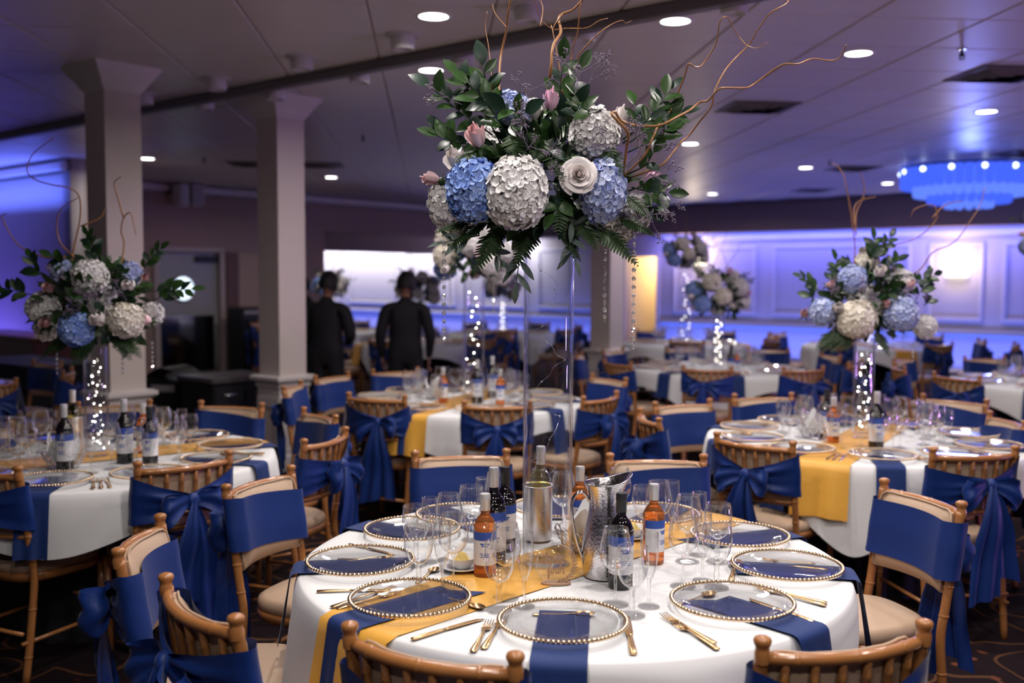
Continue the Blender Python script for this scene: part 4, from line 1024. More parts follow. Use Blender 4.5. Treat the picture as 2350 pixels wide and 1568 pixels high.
# bread basket of wire rings with a white napkin
def basket(p, where, extra=''):
    t = thing('bread_basket', 'wire ring basket with white napkin on the table %s' % where, 'basket', (p[0], p[1], TZ))
    for lv, (R_, z, n) in enumerate(((.070, .024, 14), (.088, .058, 16))):
        m = MB()
        for i in range(n):
            a = 2*PI*i/n; c = Vector((R_*math.cos(a), R_*math.sin(a), z)); rr = PI*R_/n*1.05; e1 = Vector((-math.sin(a), math.cos(a), 0)); e2 = Vector((.35*math.cos(a), .35*math.sin(a), .94))
            m.tube([c+e1*(rr*math.cos(q*PI/6))+e2*(rr*math.sin(q*PI/6)) for q in range(13)], .0023, 5, False)
        ob('ring_row', m.mesh('basket_ring_row', M_SILVER), t)
    m = MB(); m.lathe([(0, .001), (.058, .001), (.06, .004), (0, .004)], 24); ob('base', m.mesh('basket_base', M_SILVER), t)
    m = MB(); P = []
    for i in range(9):
        s = i/8; row = []
        for j in range(28):
            a = 2*PI*j/28; r_ = .012+.060*s; pk = .5+.5*math.cos(4*a+.5); row.append(Vector((r_*math.cos(a), r_*math.sin(a), .012+.062*s*s+.080*s*s*s*pk+.008*math.sin(7*a+s*5)*s)))
        P.append(row)
    m.grid(P, True); ob('napkin', m.mesh('basket_napkin', M_CLOTH), t)
basket(atz(1340, 1262, TZ), W1)
# butter in a bowl on a saucer
def butter(p, where, by):
    t = thing('butter_bowl', 'white bowl with a swirl of butter on a saucer %s' % by, 'bowl', (p[0], p[1], TZ+.001))
    m = MB(); m.lathe([(0, .002), (.035, .002), (.055, .008), (.066, .013), (.066, .015), (.05, .011), (.03, .006), (0, .006)], 36); ob('saucer', m.mesh('saucer', M_WHITE), t)
    m = MB(); m.lathe([(0, .007), (.024, .007), (.026, .010), (.038, .022), (.048, .040), (.0495, .041), (.046, .040), (.036, .025), (.02, .016), (0, .015)], 36); ob('bowl', m.mesh('butter_bowl', M_WHITE), t)
    m = MB(); P = []
    for i in range(10):
        s = i/9; row = []
        for j in range(24):
            a = 2*PI*j/24; r_ = .027*(1-s)**.6*(1+.16*math.cos(6*a+s*5)); row.append(Vector((r_*math.cos(a), r_*math.sin(a), .020+.036*s)))
        P.append(row)
    m.grid(P, True); ob('butter', m.mesh('butter', M_BUTTER), t)
butter(atz(1060, 1308, TZ), W1, 'beside the small rose wine'); butter(atz(1452, 1236, TZ), W1, 'behind the steel pitcher')
# acrylic table number with wooden lettering
p = atz(1276, 1341, TZ)
t = thing('number_sign', 'round clear acrylic table sign with wooden script lettering thirty four and a leaf wreath', 'sign', (p.x, p.y, TZ+.001), math.radians(4))
m = MB(); P = []
for z, e in ((0, .97), (0, 1.0), (.005, 1.0), (.005, .97)): P.append([Vector((.043*e*math.cos(2*PI*i/40), .020*e*math.sin(2*PI*i/40), z)) for i in range(40)])
m.grid(P, True); m.add(P[-1], [tuple(range(40))]); M_SIGN = mat('sign_wood', (.42, .25, .16), .5); ob('base', m.mesh('sign_base', M_SIGN, False), t)
m = MB(); R_ = .057
for y_ in (-.0012, .0012): m.add([(0, y_, .058)]+[(R_*math.cos(2*PI*i/64), y_, .058+R_*math.sin(2*PI*i/64)) for i in range(64)], [(0, i+1, (i+1) % 64+1) for i in range(64)])
m.grid([[Vector((R_*math.cos(2*PI*i/64), y_, .058+R_*math.sin(2*PI*i/64))) for i in range(64)] for y_ in (-.0012, .0012)], True)
ob('acrylic_disc', m.mesh('acrylic_disc', M_CHARGER, False), t)
m = MB(); m.tube([Vector((R_*math.cos(2*PI*i/64), 0, .058+R_*math.sin(2*PI*i/64))) for i in range(65)], .0008, 5); ob('disc_edge', m.mesh('disc_edge', mat('acrylic_edge', (.7, .62, .6), .2)), t)
SCRIPT = {  # strokes of a flowing hand, unit x-height
 't': [[(0, .3), (.28, 1.0), (.36, 1.75), (.22, .5), (.30, .05), (.55, .25)], [(.02, 1.18), (.62, 1.28)]],
 'h': [[(0, .25), (.35, 1.2), (.42, 1.9), (.26, 1.95), (.18, 0), (.30, .7), (.50, .95), (.55, .5), (.60, .05), (.85, .25)]],
 'i': [[(0, .25), (.22, .95), (.20, .2), (.32, .02), (.52, .25)], [(.26, 1.32), (.29, 1.36)]],
 'r': [[(0, .25), (.20, 1.0), (.30, 1.12), (.34, .9), (.50, .88), (.46, .3), (.56, .03), (.78, .25)]],
 'y': [[(0, .3), (.16, .95), (.20, .3), (.36, .12), (.58, .95), (.54, .1), (.40, -.75), (.18, -.85), (.22, -.45), (.75, .2)]],
 'f': [[(0, .3), (.30, 1.1), (.48, 1.9), (.34, 1.85), (.26, .6), (.22, -.75), (.38, -.6), (.34, .1), (.66, .3)]],
 'o': [[(.05, .35), (.30, .98), (.08, .62), (.16, .08), (.42, .10), (.50, .62), (.30, .98), (.52, .72), (.78, .78)]],
 'u': [[(0, .75), (.14, .95), (.16, .25), (.32, .03), (.52, .4), (.58, .95), (.58, .2), (.70, .03), (.90, .28)]]}
ADV = {'t': .50, 'h': .80, 'i': .48, 'r': .72, 'y': .70, 'f': .60, 'o': .72, 'u': .85}
def script(word, x0, z0, s, parent):
    x = x0
    for chx in word:
        m = MB()
        for st_ in SCRIPT[chx]:
            pts = [Vector((x+(a+.12*b)*s, -.0035, z0+b*s)) for a, b in st_]
            m.tube(spline(pts, 5), .0015, 5)
        ob('letter', m.mesh('letter_'+chx, M_SIGN), parent); x += ADV[chx]*s
script('thirty', -.046, .060, .0175, t); script('four', -.026, .030, .0170, t)
def wreath_leaf(a, r0, r1, w):
    c, s_ = math.cos(a), math.sin(a); m = MB(); pts = []
    m.tube([Vector((r0[0], -.0032, r0[1])), Vector(((r0[0]+r1[0])/2, -.0034, (r0[1]+r1[1])/2)), Vector((r1[0], -.0032, r1[1]))], [(.0005, .0004), (.0007, w), (.0004, .0003)], 6, flat=(0, 1, 0)); return m.mesh('wreath_leaf', M_SIGN)
pts = [Vector((R_*.93*math.cos(a), -.003, .058+R_*.93*math.sin(a))) for a in [math.radians(-95+i*10) for i in range(15)]]
m = MB(); m.tube(pts, .0008, 5); ob('wreath_stem', m.mesh('wreath_stem', M_SIGN), t)
for i in range(1, 14):
    q = pts[i]; a = math.radians(-95+i*10)
    for sd in (-1, 1):
        dd = a+PI/2+sd*.75; ob('wreath_leaf', wreath_leaf(a, (q.x, q.z), (q.x+.013*math.cos(dd), q.z+.013*math.sin(dd)), .0028), t)
# ================================================================== the other tables
def setting(tc, where, n, start, rad=.625, glasses=True, cutl=False, skipg=(), nap=True):
    for i in range(n):
        a = start+2*PI*i/n; d = Vector((math.cos(a), math.sin(a), 0)); q = Vector((-d.y, d.x, 0)); p = tc+d*rad
        charger(tc, p, where)
        if nap: napkin(tc, a, where, i)
        if glasses:
            for k_, (f, s_) in (('goblet', (.42, .12)), ('wine', (.33, .045)), ('flute', (.40, .20))):
                g = tc+d*(f+RND.uniform(-.015, .015))+q*(s_-.10+RND.uniform(-.015, .015)); glass(k_, g, where)
        if cutl:
            for k_, s_ in (('knife', -.28), ('fork', .265), ('fork', .305)):
                e = Vector((math.cos(a+s_), math.sin(a+s_), 0)); cut_at(k_, tc+e*(TR-.04), tc+e*(TR-.25), where)
setting(T2, W2, 10, math.radians(-84), cutl=True); setting(T3, W3, 10, math.radians(-115)); setting(T4, W4, 10, math.radians(-100.6), cutl=True)
setting(T5, W5, 8, math.radians(-90), glasses=True); setting(T7, W7, 8, .1); setting(T6, W6, 8, .3)
for (nm, x, y, wh), c in zip(FAR, FT): setting(c, wh, 6, .4, glasses=True, nap=False)
vase((T2.x, T2.y), False, W2, 'low'); vase((T4.x, T4.y), False, W4, 'low'); vase((T3.x+.06, T3.y), True, W3, 'mid'); vase((T5.x, T5.y), False, W5, 'low')
vase((T7.x, T7.y), True, W7, 'tall'); vase((T6.x, T6.y), True, W6, None)
for (nm, x, y, wh), c, tl in zip(FAR, FT, (False, False, True, False, False, True)): vase((x, y), tl, wh, 'tall' if tl else 'low')
def at_t(px, py): return atz(px, py, TZ)
bottle('red', at_t(150, 1080), W2, extra=' in front of a bread basket'); bottle('red', at_t(287, 1062), W2, extra=' beside the slim fairy light vase'); bottle('dark', at_t(345, 1066), W2); bottle('small', at_t(330, 1040), W2)
p = at_t(168, 1043); o = ob('wine_cooler', bpy.data.meshes['wine_cooler'], None, (p.x, p.y, TH+.0095)); tag(o, 'brushed steel wine cooler on the table %s' % W2, 'wine cooler'); bottle('white', (p.x, p.y), W2, z=TH+.024, tilt=(-.04, .06), extra=' in the cooler behind a bread basket')
basket(at_t(148, 1074), W2)
bottle('small', at_t(1911, 1016), W4); bottle('red', at_t(2010, 1033), W4); bottle('dark', at_t(1896, 1005), W4); basket(at_t(1870, 1005), W4)
bottle('red', at_t(1130, 912), W3); bottle('small', at_t(1017, 925), W3); bottle('red', at_t(1095, 925), W3); bottle('small', at_t(1148, 930), W3); basket(at_t(1000, 916), W3)
bottle('dark', at_t(1677, 862), W5); bottle('small', at_t(1690, 862), W5)
# ================================================================== flowers
def frame(d, n):
    x = Vector(d).normalized(); z = (Vector(n)-x*Vector(n).dot(x)); z = z.normalized() if z.length > 1e-4 else x.orthogonal().normalized(); y = z.cross(x)
    return Matrix(((x.x, y.x, z.x), (x.y, y.y, z.y), (x.z, y.z, z.z)))
def leaf_pts(L, w, curl, fold):
    rows = []
    for i, (t, ww) in enumerate(((0, .04), (.12, .45), (.32, .92), (.52, 1.0), (.72, .80), (.88, .42), (1.0, .02))):
        z = -curl*t*t*L; row = []
        for s in (-1, 0, 1): row.append(Vector((t*L, s*ww*w, z+abs(s)*ww*fold)))
        rows.append(row)
    return rows
def leaf_mesh(name, L, w, curl, fold, mt):
    m = MB(); m.grid(leaf_pts(L, w, curl, fold)); return m.mesh(name, mt)
LEAF = [leaf_mesh('leaf', 1, .27, .18, .07, M_GREEN), leaf_mesh('leaf', 1, .25, .05, .09, M_GREEN), leaf_mesh('leaf', 1, .28, .30, .05, M_GREEN2)]
EUCA = [leaf_mesh('leaf', 1, .13, .15, .03, M_EUCA), leaf_mesh('leaf', 1, .15, .3, .04, M_EUCA)]
def hydrangea_mesh(R, seed, mt, n=None, ps=None):
    q = random.Random(seed); m = MB(); n = n or int(230*(R/.09)**2*.8+30); ps = ps or .0215
    ga = PI*(3-5**.5)
    for i in range(n):
        zz = 1-1.72*(i+.5)/n; a = i*ga; rr = math.sqrt(max(0, 1-zz*zz)); d = Vector((rr*math.cos(a), rr*math.sin(a), zz)); d = (d+Vector((q.uniform(-.12, .12), q.uniform(-.12, .12), q.uniform(-.12, .12)))).normalized()
        c = d*R*(q.uniform(.93, 1.06)+.05*math.sin(d.x*5+seed)*math.cos(d.y*4)); M = frame(d.orthogonal(), d); th = q.uniform(0, 6.28); m.tint = q.random(); s = ps*q.uniform(.85, 1.2)
        for k_ in range(4):
            b = th+k_*PI/2; e = M @ Vector((math.cos(b), math.sin(b), 0)); f = M @ Vector((-math.sin(b), math.cos(b), 0)); up = d*s*q.uniform(.0, .35)
            m.add([c+e*(.06*s), c+e*(.50*s)+f*(.46*s)+up*.4, c+e*(.95*s)+f*(.36*s)+up, c+e*(1.08*s)+up*.8, c+e*(.95*s)-f*(.36*s)+up, c+e*(.50*s)-f*(.46*s)+up*.4, c+e*(.6*s)-d*s*.06], [(0, 1, 6), (1, 2, 6), (2, 3, 6), (3, 4, 6), (4, 5, 6), (5, 0, 6)])
    m.tint = 0; m.ball((0, 0, 0), R*.86, 10, 7)
    return m.mesh('hydrangea', mt, False, True)
def rose_mesh(seed, mt, open_=1.0):
    q = random.Random(seed); m = MB(); R = .036
    N_ = 26 if open_ > .6 else 18
    for i in range(N_):
        f = i/25; a0 = i*2.399+q.uniform(-.2, .2); m.tint = min(1, .1+.7*f+q.uniform(0, .25)); th = math.radians(-14+88*f**1.25*open_+q.uniform(-4, 4)); h = (.050-.006*f)*q.uniform(.94, 1.06)
        wd = 1.25-.45*f; P = []
        for v in range(8):
            t = v/7; row = []
            for u in range(9):
                s = -1+2*u/8; r0 = .0015+.020*f**.8*math.sin(min(1, t*1.5)*PI/2)
                r_ = max(.0004, r0+h*t*t*math.sin(th)*.75+.0022*s*(.3+t)); z = h*(t-.30*t*t*max(0, math.sin(th)))*(1-.13*s*s*t) - .012*f - (.010*f*max(0, t-.75)/.25*open_)
                a = a0+s*wd*(.45+.55*math.sin(t*PI*.62)); row.append(Vector((r_*math.cos(a), r_*math.sin(a), z)))
            P.append(row)
        m.grid(P)
    m.tint = .1; m.ball((0, 0, .022), (.004, .004, .030), 8, 6)
    return m.mesh('rose', mt, True, True)
def sepal_mesh():
    m = MB()
    for i in range(5):
        a = 2*PI*i/5; R = Matrix.Rotation(a, 3, 'Z'); rows = [[R @ Vector((.006+.022*t, s*.006*(1-t), -.004+.006*t-.03*t*t)) for s in (-1, 0, 1)] for t in (0, .3, .6, 1)]; m.grid(rows)
    m.ball((0, 0, -.006), (.010, .010, .010), 8, 5); return m.mesh('sepals', M_GREEN)
SEPAL = sepal_mesh()
def fern_mesh(seed, L=.20):
    q = random.Random(seed); m = MB(); n = 15; sp = [Vector((L*t, 0, -.22*L*t*t)) for t in [i/n for i in range(n+1)]]
    m.tube(sp, [.0014*(1-.8*i/n) for i in range(n+1)], 5)
    for i in range(1, n+1):
        t = i/n; l = L*.34*(1-t)**.7*(1 if t > .15 else .6)+.006
        for sd in (-1, 1):
            d = Vector((.55, sd, -.12-.2*q.random())).normalized(); M = frame(d, (0, 0, 1)); c = sp[i]; k2 = 4; w = l*.15+.0025
            top = [c+d*(l*j/k2)+(M @ Vector((0, w*(1-.75*j/k2)*(1 if j % 2 == 0 else 1.0), 0))) for j in range(k2+1)]; mid = [c+d*(l*j/k2)-Vector((0, 0, .002)) for j in range(k2+1)]; bot = [c+d*(l*j/k2)-(M @ Vector((0, w*(1-.75*j/k2), 0))) for j in range(k2+1)]
            m.grid([top, mid, bot])
    return m.mesh('fern_frond', M_FERN, False)
FERN = [fern_mesh(1), fern_mesh(2, .16)]
def statice_mesh(seed):
    q = random.Random(seed); m = MB()
    def br(p, d, L, dep):
        e = p+d*L; m.tube([p, p+d*L*.5+Vector((q.uniform(-1, 1), q.uniform(-1, 1), 0))*L*.06, e], [.0012, .0009, .0006], 4, False)
        if dep == 0:
            for _ in range(7): 
                o = e+Vector((q.uniform(-1, 1), q.uniform(-1, 1), q.uniform(-1, 1)))*.006; m.ball(o, .0024, 4, 3)
            return
        for _ in range(3 if dep > 1 else 4):
            dd = (d+Vector((q.uniform(-.8, .8), q.uniform(-.8, .8), q.uniform(-.4, .5)))).normalized(); br(p+d*L*q.uniform(.55, 1), dd, L*q.uniform(.45, .65), dep-1)
    br(Vector((0, 0, 0)), Vector((0, 0, 1)), .085, 2); return m.mesh('statice_spray', M_STAT)
STAT = [statice_mesh(4), statice_mesh(9)]
HYM = {}
def hyd(R, col, seed):
    key = (round(R, 2), col, seed % 2)
    if key not in HYM: HYM[key] = hydrangea_mesh(key[0], seed % 2+int(R*100), {'w': P_WHITE, 'b': P_BLUE, 'p': P_PALE, 'c': P_CREAM}[col])
    return HYM[key], R/key[0]
ROM = {c: [rose_mesh(5, mt, 1.0), rose_mesh(8, mt, .35)] for c, mt in (('w', P_ROSEW), ('p', P_ROSEP), ('m', P_ROSEM))}
def look(d): return Vector(d).to_track_quat('Z', 'Y').to_euler()
class Bouquet:
    def __init__(s, label, origin):
        s.o = Vector(origin); s.t = thing('flower_arrangement', label, 'flowers', origin)
    def L(s, p): return Vector(p)-s.o
    def hydrangea(s, p, R, col, d, sq=(1, 1, 1), seed=0):
        me, k_ = hyd(R, col, seed); o = ob('hydrangea', me, s.t, s.L(p), look(d), (k_*sq[0], k_*sq[1], k_*sq[2]))
        o['label'] = {'w': 'white hydrangea head', 'b': 'blue hydrangea head', 'p': 'pale blue hydrangea head', 'c': 'cream hydrangea head'}[col]; return o
    def rose(s, p, R, col, d, bud=0):
        k_ = R/(.046 if bud == 0 else .026); o = ob('rose', ROM[col][bud], s.t, s.L(p), look(d), (k_, k_, k_)); ob('sepals', SEPAL, o)
        o['label'] = {'w': 'white rose', 'p': 'blush pink rose', 'm': 'mauve pink rose'}[col]; return o
    def sprig(s, pts, n, ll, seed=0, kind='leaf', objs=True, start=.25):
        q = random.Random(seed); sp = spline([s.L(p) for p in pts], 6); m = MB(); m.tube(sp, [.0028*(1-.6*i/(len(sp)-1)) for i in range(len(sp))], 5)
        meshes = LEAF if kind == 'leaf' else EUCA; inv = []
        for i in range(n):
            t = start+(1-start)*(i+.5)/n if i < n-1 else 1.0; f = t*(len(sp)-1); a = int(min(f, len(sp)-2)); c = sp[a].lerp(sp[a+1], f-a); tg = (sp[a+1]-sp[a]).normalized()
            side = tg.cross(Vector((0, -1, .25))).normalized()*(1 if i % 2 else -1)
            d = (tg*(.75 if i < n-1 else 1.4)+side*q.uniform(.5, .95)*(1 if i < n-1 else .15)+Vector((q.uniform(-.2, .2), q.uniform(-.55, .25), q.uniform(-.15, .25)))).normalized()
            nn = Vector((q.uniform(-.5, .5), -1, q.uniform(.1, .9))); inv.append((c, d, nn, ll*q.uniform(.72, 1.1)))
        if objs:
            st = ob('sprig' if kind == 'leaf' else 'eucalyptus_sprig', m.mesh('sprig_stem', M_GREEN2), s.t)
            for i, (c, d, nn, l) in enumerate(inv): ob('leaf', meshes[(i+seed) % len(meshes)], st, c, frame(d, nn).to_euler(), (l, l, l))
        else:
            for i, (c, d, nn, l) in enumerate(inv):
                M = frame(d, nn); m.grid([[c+M @ (p*l) for p in row] for row in leaf_pts(1, .21, .15, .07)])
            ob('sprig', m.mesh('sprig', M_GREEN), s.t)
    def filler(s, c, R, n, seed, ll=.07, low=-.6):
        q = random.Random(seed); m = MB(); c = s.L(c); R = Vector(R)
        for i in range(n):
            while True:
                d = Vector((q.gauss(0, 1), q.gauss(0, 1), q.gauss(0, 1))).normalized()
                if d.z > low: break
            m.mi = q.choice((0, 0, 1, 1, 2)); l = ll*q.uniform(.6, 1.2); rr = q.uniform(.45, .95); p = c+Vector((d.x*R.x, d.y*R.y, d.z*R.z))*rr
            M = frame(d+Vector((q.uniform(-.6, .6), q.uniform(-.6, .6), q.uniform(-.6, .6))), (q.uniform(-1, 1), -.8, q.uniform(-.5, 1)))
            m.grid([[p+M @ (v*l) for v in row] for row in leaf_pts(1, .24, .2, .06)])
        o = ob('foliage', m.mesh('foliage', [M_GREEN, M_GREEN2, M_FERN]), s.t); o['kind'] = 'stuff'
    def fern(s, p, d, sc=1, v=0, n=(0, -.6, 1)):
        ob('fern_frond', FERN[v % 2], s.t, s.L(p), frame(d, n).to_euler(), (sc, sc, sc))
    def statice(s, p, d, sc=1, v=0): ob('statice_spray', STAT[v % 2], s.t, s.L(p), look(d), (sc, sc, sc))
    def willow(s, pts, r0, r1=None):
        sp = spline([s.L(p) for p in pts], 5); n = len(sp); r1 = r0*.45 if r1 is None else r1
        m = MB(); m.tube(sp, [r0+(r1-r0)*i/(n-1) for i in range(n)], 7); o = ob('willow_branch', m.mesh('willow_branch', M_TWIG), s.t); return o
def crystal_meshes():
    m = MB(); n = 8; r, h = .0072, .0048
    m.lathe([(0, -h), (r*.45, -h), (r, -h*.2), (r, h*.2), (r*.45, h), (0, h)], n); c = m.mesh('crystal', M_CRYST, False)
    m = MB(); m.tube([Vector((.0050*math.cos(2*PI*i/14), 0, .0050*math.sin(2*PI*i/14))) for i in range(15)], .0005, 4, False); return c, m.mesh('link', M_SILVER)
CR, LK = crystal_meshes()
def strand(top, n, where, rot=0, step=.0225):
    t = thing('crystal_strand', 'hanging crystal strand under the bouquet of the table %s' % where, 'crystal strand', top, rot, 'crystal strands under the bouquet %s' % where)
    q = random.Random(n)
    m = MB(); m.tube([(0, 0, .03), (0, 0, -.002)], .0004, 4); ob('thread', m.mesh('thread', M_SILVER), t)
    for i in range(n):
        z = -.004-step*i; ob('crystal', CR, t, (0, 0, z-.007), (PI/2, 0, q.uniform(-.9, .9))); ob('link', LK, t, (0, 0, z-.0182), (0, 0, q.uniform(-1.2, 1.2)))
# ---------------------------------------------------------------- bouquet over the table with the sign
BY = 3.06; VT = TH+.0092+1.015
B1 = Bouquet('large crisp bouquet of white and blue hydrangeas above the number sign', (vp[0], vp[1], VT))
S1 = BY/FPX
def bp(px, py, dy=0): return aty(px, py, BY+dy)
BC = bp(1250, 400)
def outward(p): return (Vector(p)-BC-Vector((0, .25, -.05))).normalized()
for (px, py, r, col, dy, sx, sz, sd) in ((1168, 252, 46, 'p', -.02, 1.1, .9, 1), (1366, 306, 56, 'w', -.10, 1.0, 1.05, 2), (1086, 437, 62, 'b', -.15, .95, 1.15, 3), (1186, 442, 68, 'w', -.20, 1.0, 1.2, 4),
        (1384, 440, 54, 'p', -.14, .92, 1.25, 5), (1024, 470, 42, 'w', -.02, .8, 1.2, 6), (1456, 488, 36, 'w', -.02, 1, 1.1, 7), (1222, 268, 40, 'w', .10, 1, 1, 8), (1300, 250, 50, 'p', .22, 1, 1, 9), (1150, 330, 60, 'w', .25, 1, 1, 10), (1370, 400, 60, 'b', .25, 1, 1, 11), (1420, 530, 26, 'c', -.03, 1, 1, 12), (1060, 520, 26, 'c', .02, 1, 1, 13)):
    p = bp(px, py, dy); d = outward(p); o = B1.hydrangea(p, r*S1*.90, col, d, (1, 1, 1), sd)
    o.rotation_euler = (PI/2+RND.uniform(-.2, .2), 0, d.x*1.2); o.scale = (o.scale.x*sx, o.scale.y*sz, o.scale.z)
for (px, py, r, col, dy, d, bud) in ((1264, 236, 26, 'm', -.05, (.15, -.35, 1), 1), (1328, 400, 36, 'w', -.23, (.0, -1, .12), 0), (1097, 318, 29, 'p', -.14, (-.25, -.6, .8), 1), (1050, 376, 31, 'w', -.12, (-.3, -.5, .9), 1),
        (994, 412, 22, 'p', -.05, (-1, -.2, .2), 1), (1490, 412, 20, 'm', -.05, (.9, -.3, .5), 1), (1420, 274, 25, 'w', -.02, (.3, -.4, .9), 1), (1040, 518, 22, 'p', .0, (-.4, -.7, -.3), 0), (1228, 262, 22, 'w', .0, (0, -.3, 1), 1)):
    p = bp(px, py, dy); dd = Vector(d).normalized(); B1.rose(p-dd*r*S1*.6, r*S1*1.05, col, d, bud)
for (px, py), tip in (((1264, 250), (1250, 330)), ((1490, 420), (1440, 440)), ((994, 414), (1040, 430))):
    m = MB(); m.tube([B1.L(bp(px, py, -.05)), B1.L(bp(tip[0], tip[1], -.02))], .0028, 6); ob('stem', m.mesh('rose_stem', M_GREEN), B1.t)
B1.filler(bp(1245, 425, .03), (.235, .18, .20), 420, 5, .080, -.8)
SP = [((1130, 310), (1060, 260), (988, 200), 9, 36, -.08), ((1120, 320), (1060, 330), (1004, 312), 7, 34, -.06), ((1150, 330), (1100, 240), (1050, 172), 11, 40, -.10), ((1160, 330), (1125, 230), (1108, 150), 9, 40, -.05),
      ((1170, 330), (1135, 260), (1075, 190), 9, 40, -.12), ((1200, 300), (1190, 262), (1160, 248), 4, 40, -.20), ((1200, 290), (1170, 282), (1205, 258), 3, 38, -.16), ((1290, 330), (1285, 230), (1292, 140), 7, 40, -.02), ((1295, 330), (1305, 240), (1330, 160), 6, 38, -.06),
      ((1300, 340), (1330, 270), (1320, 220), 7, 38, -.14), ((1320, 330), (1360, 270), (1330, 240), 4, 34, -.16), ((1430, 320), (1490, 270), (1540, 204), 10, 36, -.08), ((1440, 330), (1500, 290), (1562, 262), 9, 38, -.04), ((1440, 350), (1500, 320), (1530, 290), 7, 38, -.10),
      ((1430, 330), (1460, 290), (1455, 240), 5, 34, -.02), ((1450, 430), (1490, 440), (1535, 442), 7, 36, -.10), ((1440, 400), (1480, 380), (1500, 350), 4, 34, -.10), ((1440, 460), (1470, 470), (1500, 480), 5, 34, -.08),
      ((1100, 340), (1040, 330), (1010, 300), 6, 34, -.02), ((1270, 420), (1285, 460), (1270, 490), 6, 44, -.18), ((1290, 350), (1255, 360), (1240, 330), 6, 36, -.14), ((1270, 380), (1300, 380), (1310, 350), 4, 36, -.16)]
for i, (a, b, c, n, ll, dy) in enumerate(SP):
    B1.sprig([bp(*a, dy*.3), bp(*b, dy*.8), bp(*c, dy+.02*((i % 3)-1))], n, ll*S1*1.38, i)
for i, (a, b, c, n, ll) in enumerate((((1190, 540), (1192, 590), (1184, 650), 6, 44), ((1300, 530), (1308, 560), (1318, 596), 5, 44), ((1100, 540), (1060, 548), (1020, 556), 5, 40), ((1120, 540), (1125, 570), (1150, 600), 5, 42), ((1300, 480), (1310, 510), (1330, 520), 4, 44))):
    B1.sprig([bp(*a, -.10), bp(*b, -.12), bp(*c, -.12)], n, ll*S1*1.2, 40+i, 'euca')
for i, (a, d, s) in enumerate((((1150, 520), (-.55, -.5, -.75), 1.0), ((1110, 510), (-.8, -.4, -.45), .9), ((1210, 520), (-.2, -.6, -.55), .8), ((1330, 510), (.4, -.6, -.5), .9), ((1370, 520), (.7, -.4, -.5), 1.0), ((1420, 500), (.8, -.3, -.25), .9),
        ((1270, 340), (.1, -.8, -.4), 1.0), ((1250, 320), (-.3, -.7, -.5), .9), ((1170, 310), (.2, -.8, -.4), .9), ((1080, 510), (-.9, -.2, -.1), .8), ((1290, 440), (-.1, -.8, -.6), 1.0), ((1100, 345), (-.6, -.7, -.2), .8), ((1230, 515), (-.5, -.5, -.8), .9), ((1300, 515), (.3, -.4, -.9), .8), ((1390, 330), (.3, -.7, -.6), .8), ((1440, 450), (.6, -.6, -.5), .8))):
    B1.fern(bp(*a, -.11), d, s*.82, i)
for i, (a, d, s) in enumerate((((1215, 350), (-.1, -.5, .8), 1.1), ((1190, 365), (.35, -.7, .3), 1.0), ((1240, 390), (.3, -.6, .2), .9), ((1310, 250), (.25, -.2, 1), 1.3), ((1330, 230), (.5, 0, 1), 1.0), ((1195, 270), (.3, -.2, .9), 1.0), ((1060, 240), (-.6, -.2, .3), .8), ((1430, 390), (.5, -.4, .6), 1.2), ((1450, 410), (.6, -.4, .1), 1.1), ((1470, 470), (.3, -.5, -.5), .9), ((1330, 350), (.4, -.6, .3), .9), ((1440, 350), (.5, -.3, .7), .9), ((1480, 440), (.6, -.3, -.3), .9))):
    B1.statice(bp(*a, -.13), d, s, i)
WL = [([(1249, 320), (1268, 262), (1296, 222), (1272, 196), (1262, 180), (1265, 150), (1269, 107), (1287, 74), (1282, 43), (1292, 31), (1315, 22), (1340, -4)], .0062, .003, .02), ([(1145, 250), (1145, 205), (1147, 150), (1152, 115), (1162, 70), (1166, 30), (1174, -10)], .0042, .003, .02),
      ([(1130, 260), (1128, 180), (1122, 112), (1114, 62), (1118, 26)], .0014, .0008, -.02), ([(1162, 62), (1150, 48), (1136, 30), (1130, 10)], .0012, .0007, .02),
      ([(1430, 400), (1438, 342), (1441, 306), (1420, 280), (1404, 262), (1412, 258), (1424, 276), (1450, 286), (1489, 290), (1520, 286), (1555, 268), (1583, 253), (1606, 235), (1624, 231), (1642, 212), (1657, 202), (1708, 202), (1729, 194), (1772, 163), (1800, 147), (1831, 147), (1864, 135), (1900, 139), (1922, 136), (1935, 120), (1941, 104)], .0048, .0016, -.14),
      ([(1420, 415), (1440, 396), (1479, 357), (1499, 314), (1512, 286), (1537, 255), (1548, 230), (1568, 184), (1578, 151), (1584, 147), (1595, 154), (1609, 151), (1629, 125), (1645, 94), (1650, 56), (1660, 40), (1670, 41), (1683, 64), (1698, 87), (1716, 105), (1739, 110), (1760, 97)], .0036, .0009, -.10),
      ([(1420, 420), (1463, 402), (1517, 380), (1543, 352), (1565, 324), (1581, 311), (1604, 281), (1632, 245), (1640, 209), (1663, 163), (1688, 133), (1719, 102), (1739, 69), (1767, 31), (1805, 8), (1810, -10)], .0034, .0016, -.05),
      ([(1300, 230), (1310, 143), (1315, 112), (1326, 71), (1331, 15), (1338, -8)], .0026, .0016, .03), ([(1305, 230), (1318, 161), (1328, 128), (1351, 100), (1377, 74), (1407, 54), (1428, 47), (1436, 53), (1450, 48)], .0028, .0009, .0),
      ([(1292, 31), (1270, 66), (1300, 65), (1346, 64), (1374, 48), (1394, 42)], .0024, .001, .02), ([(1240, 60), (1246, 20), (1238, -6)], .0018, .0012, .02), ([(1296, 222), (1268, 70), (1262, 64), (1240, 44), (1232, 16), (1226, -6)], .0018, .001, .04)]
for pts, r0, r1, dy in WL:
    n = len(pts); B1.willow([bp(px, py, dy+.05*math.sin(i*.9+px*.01)) for i, (px, py) in enumerate(pts)], r0, r1)
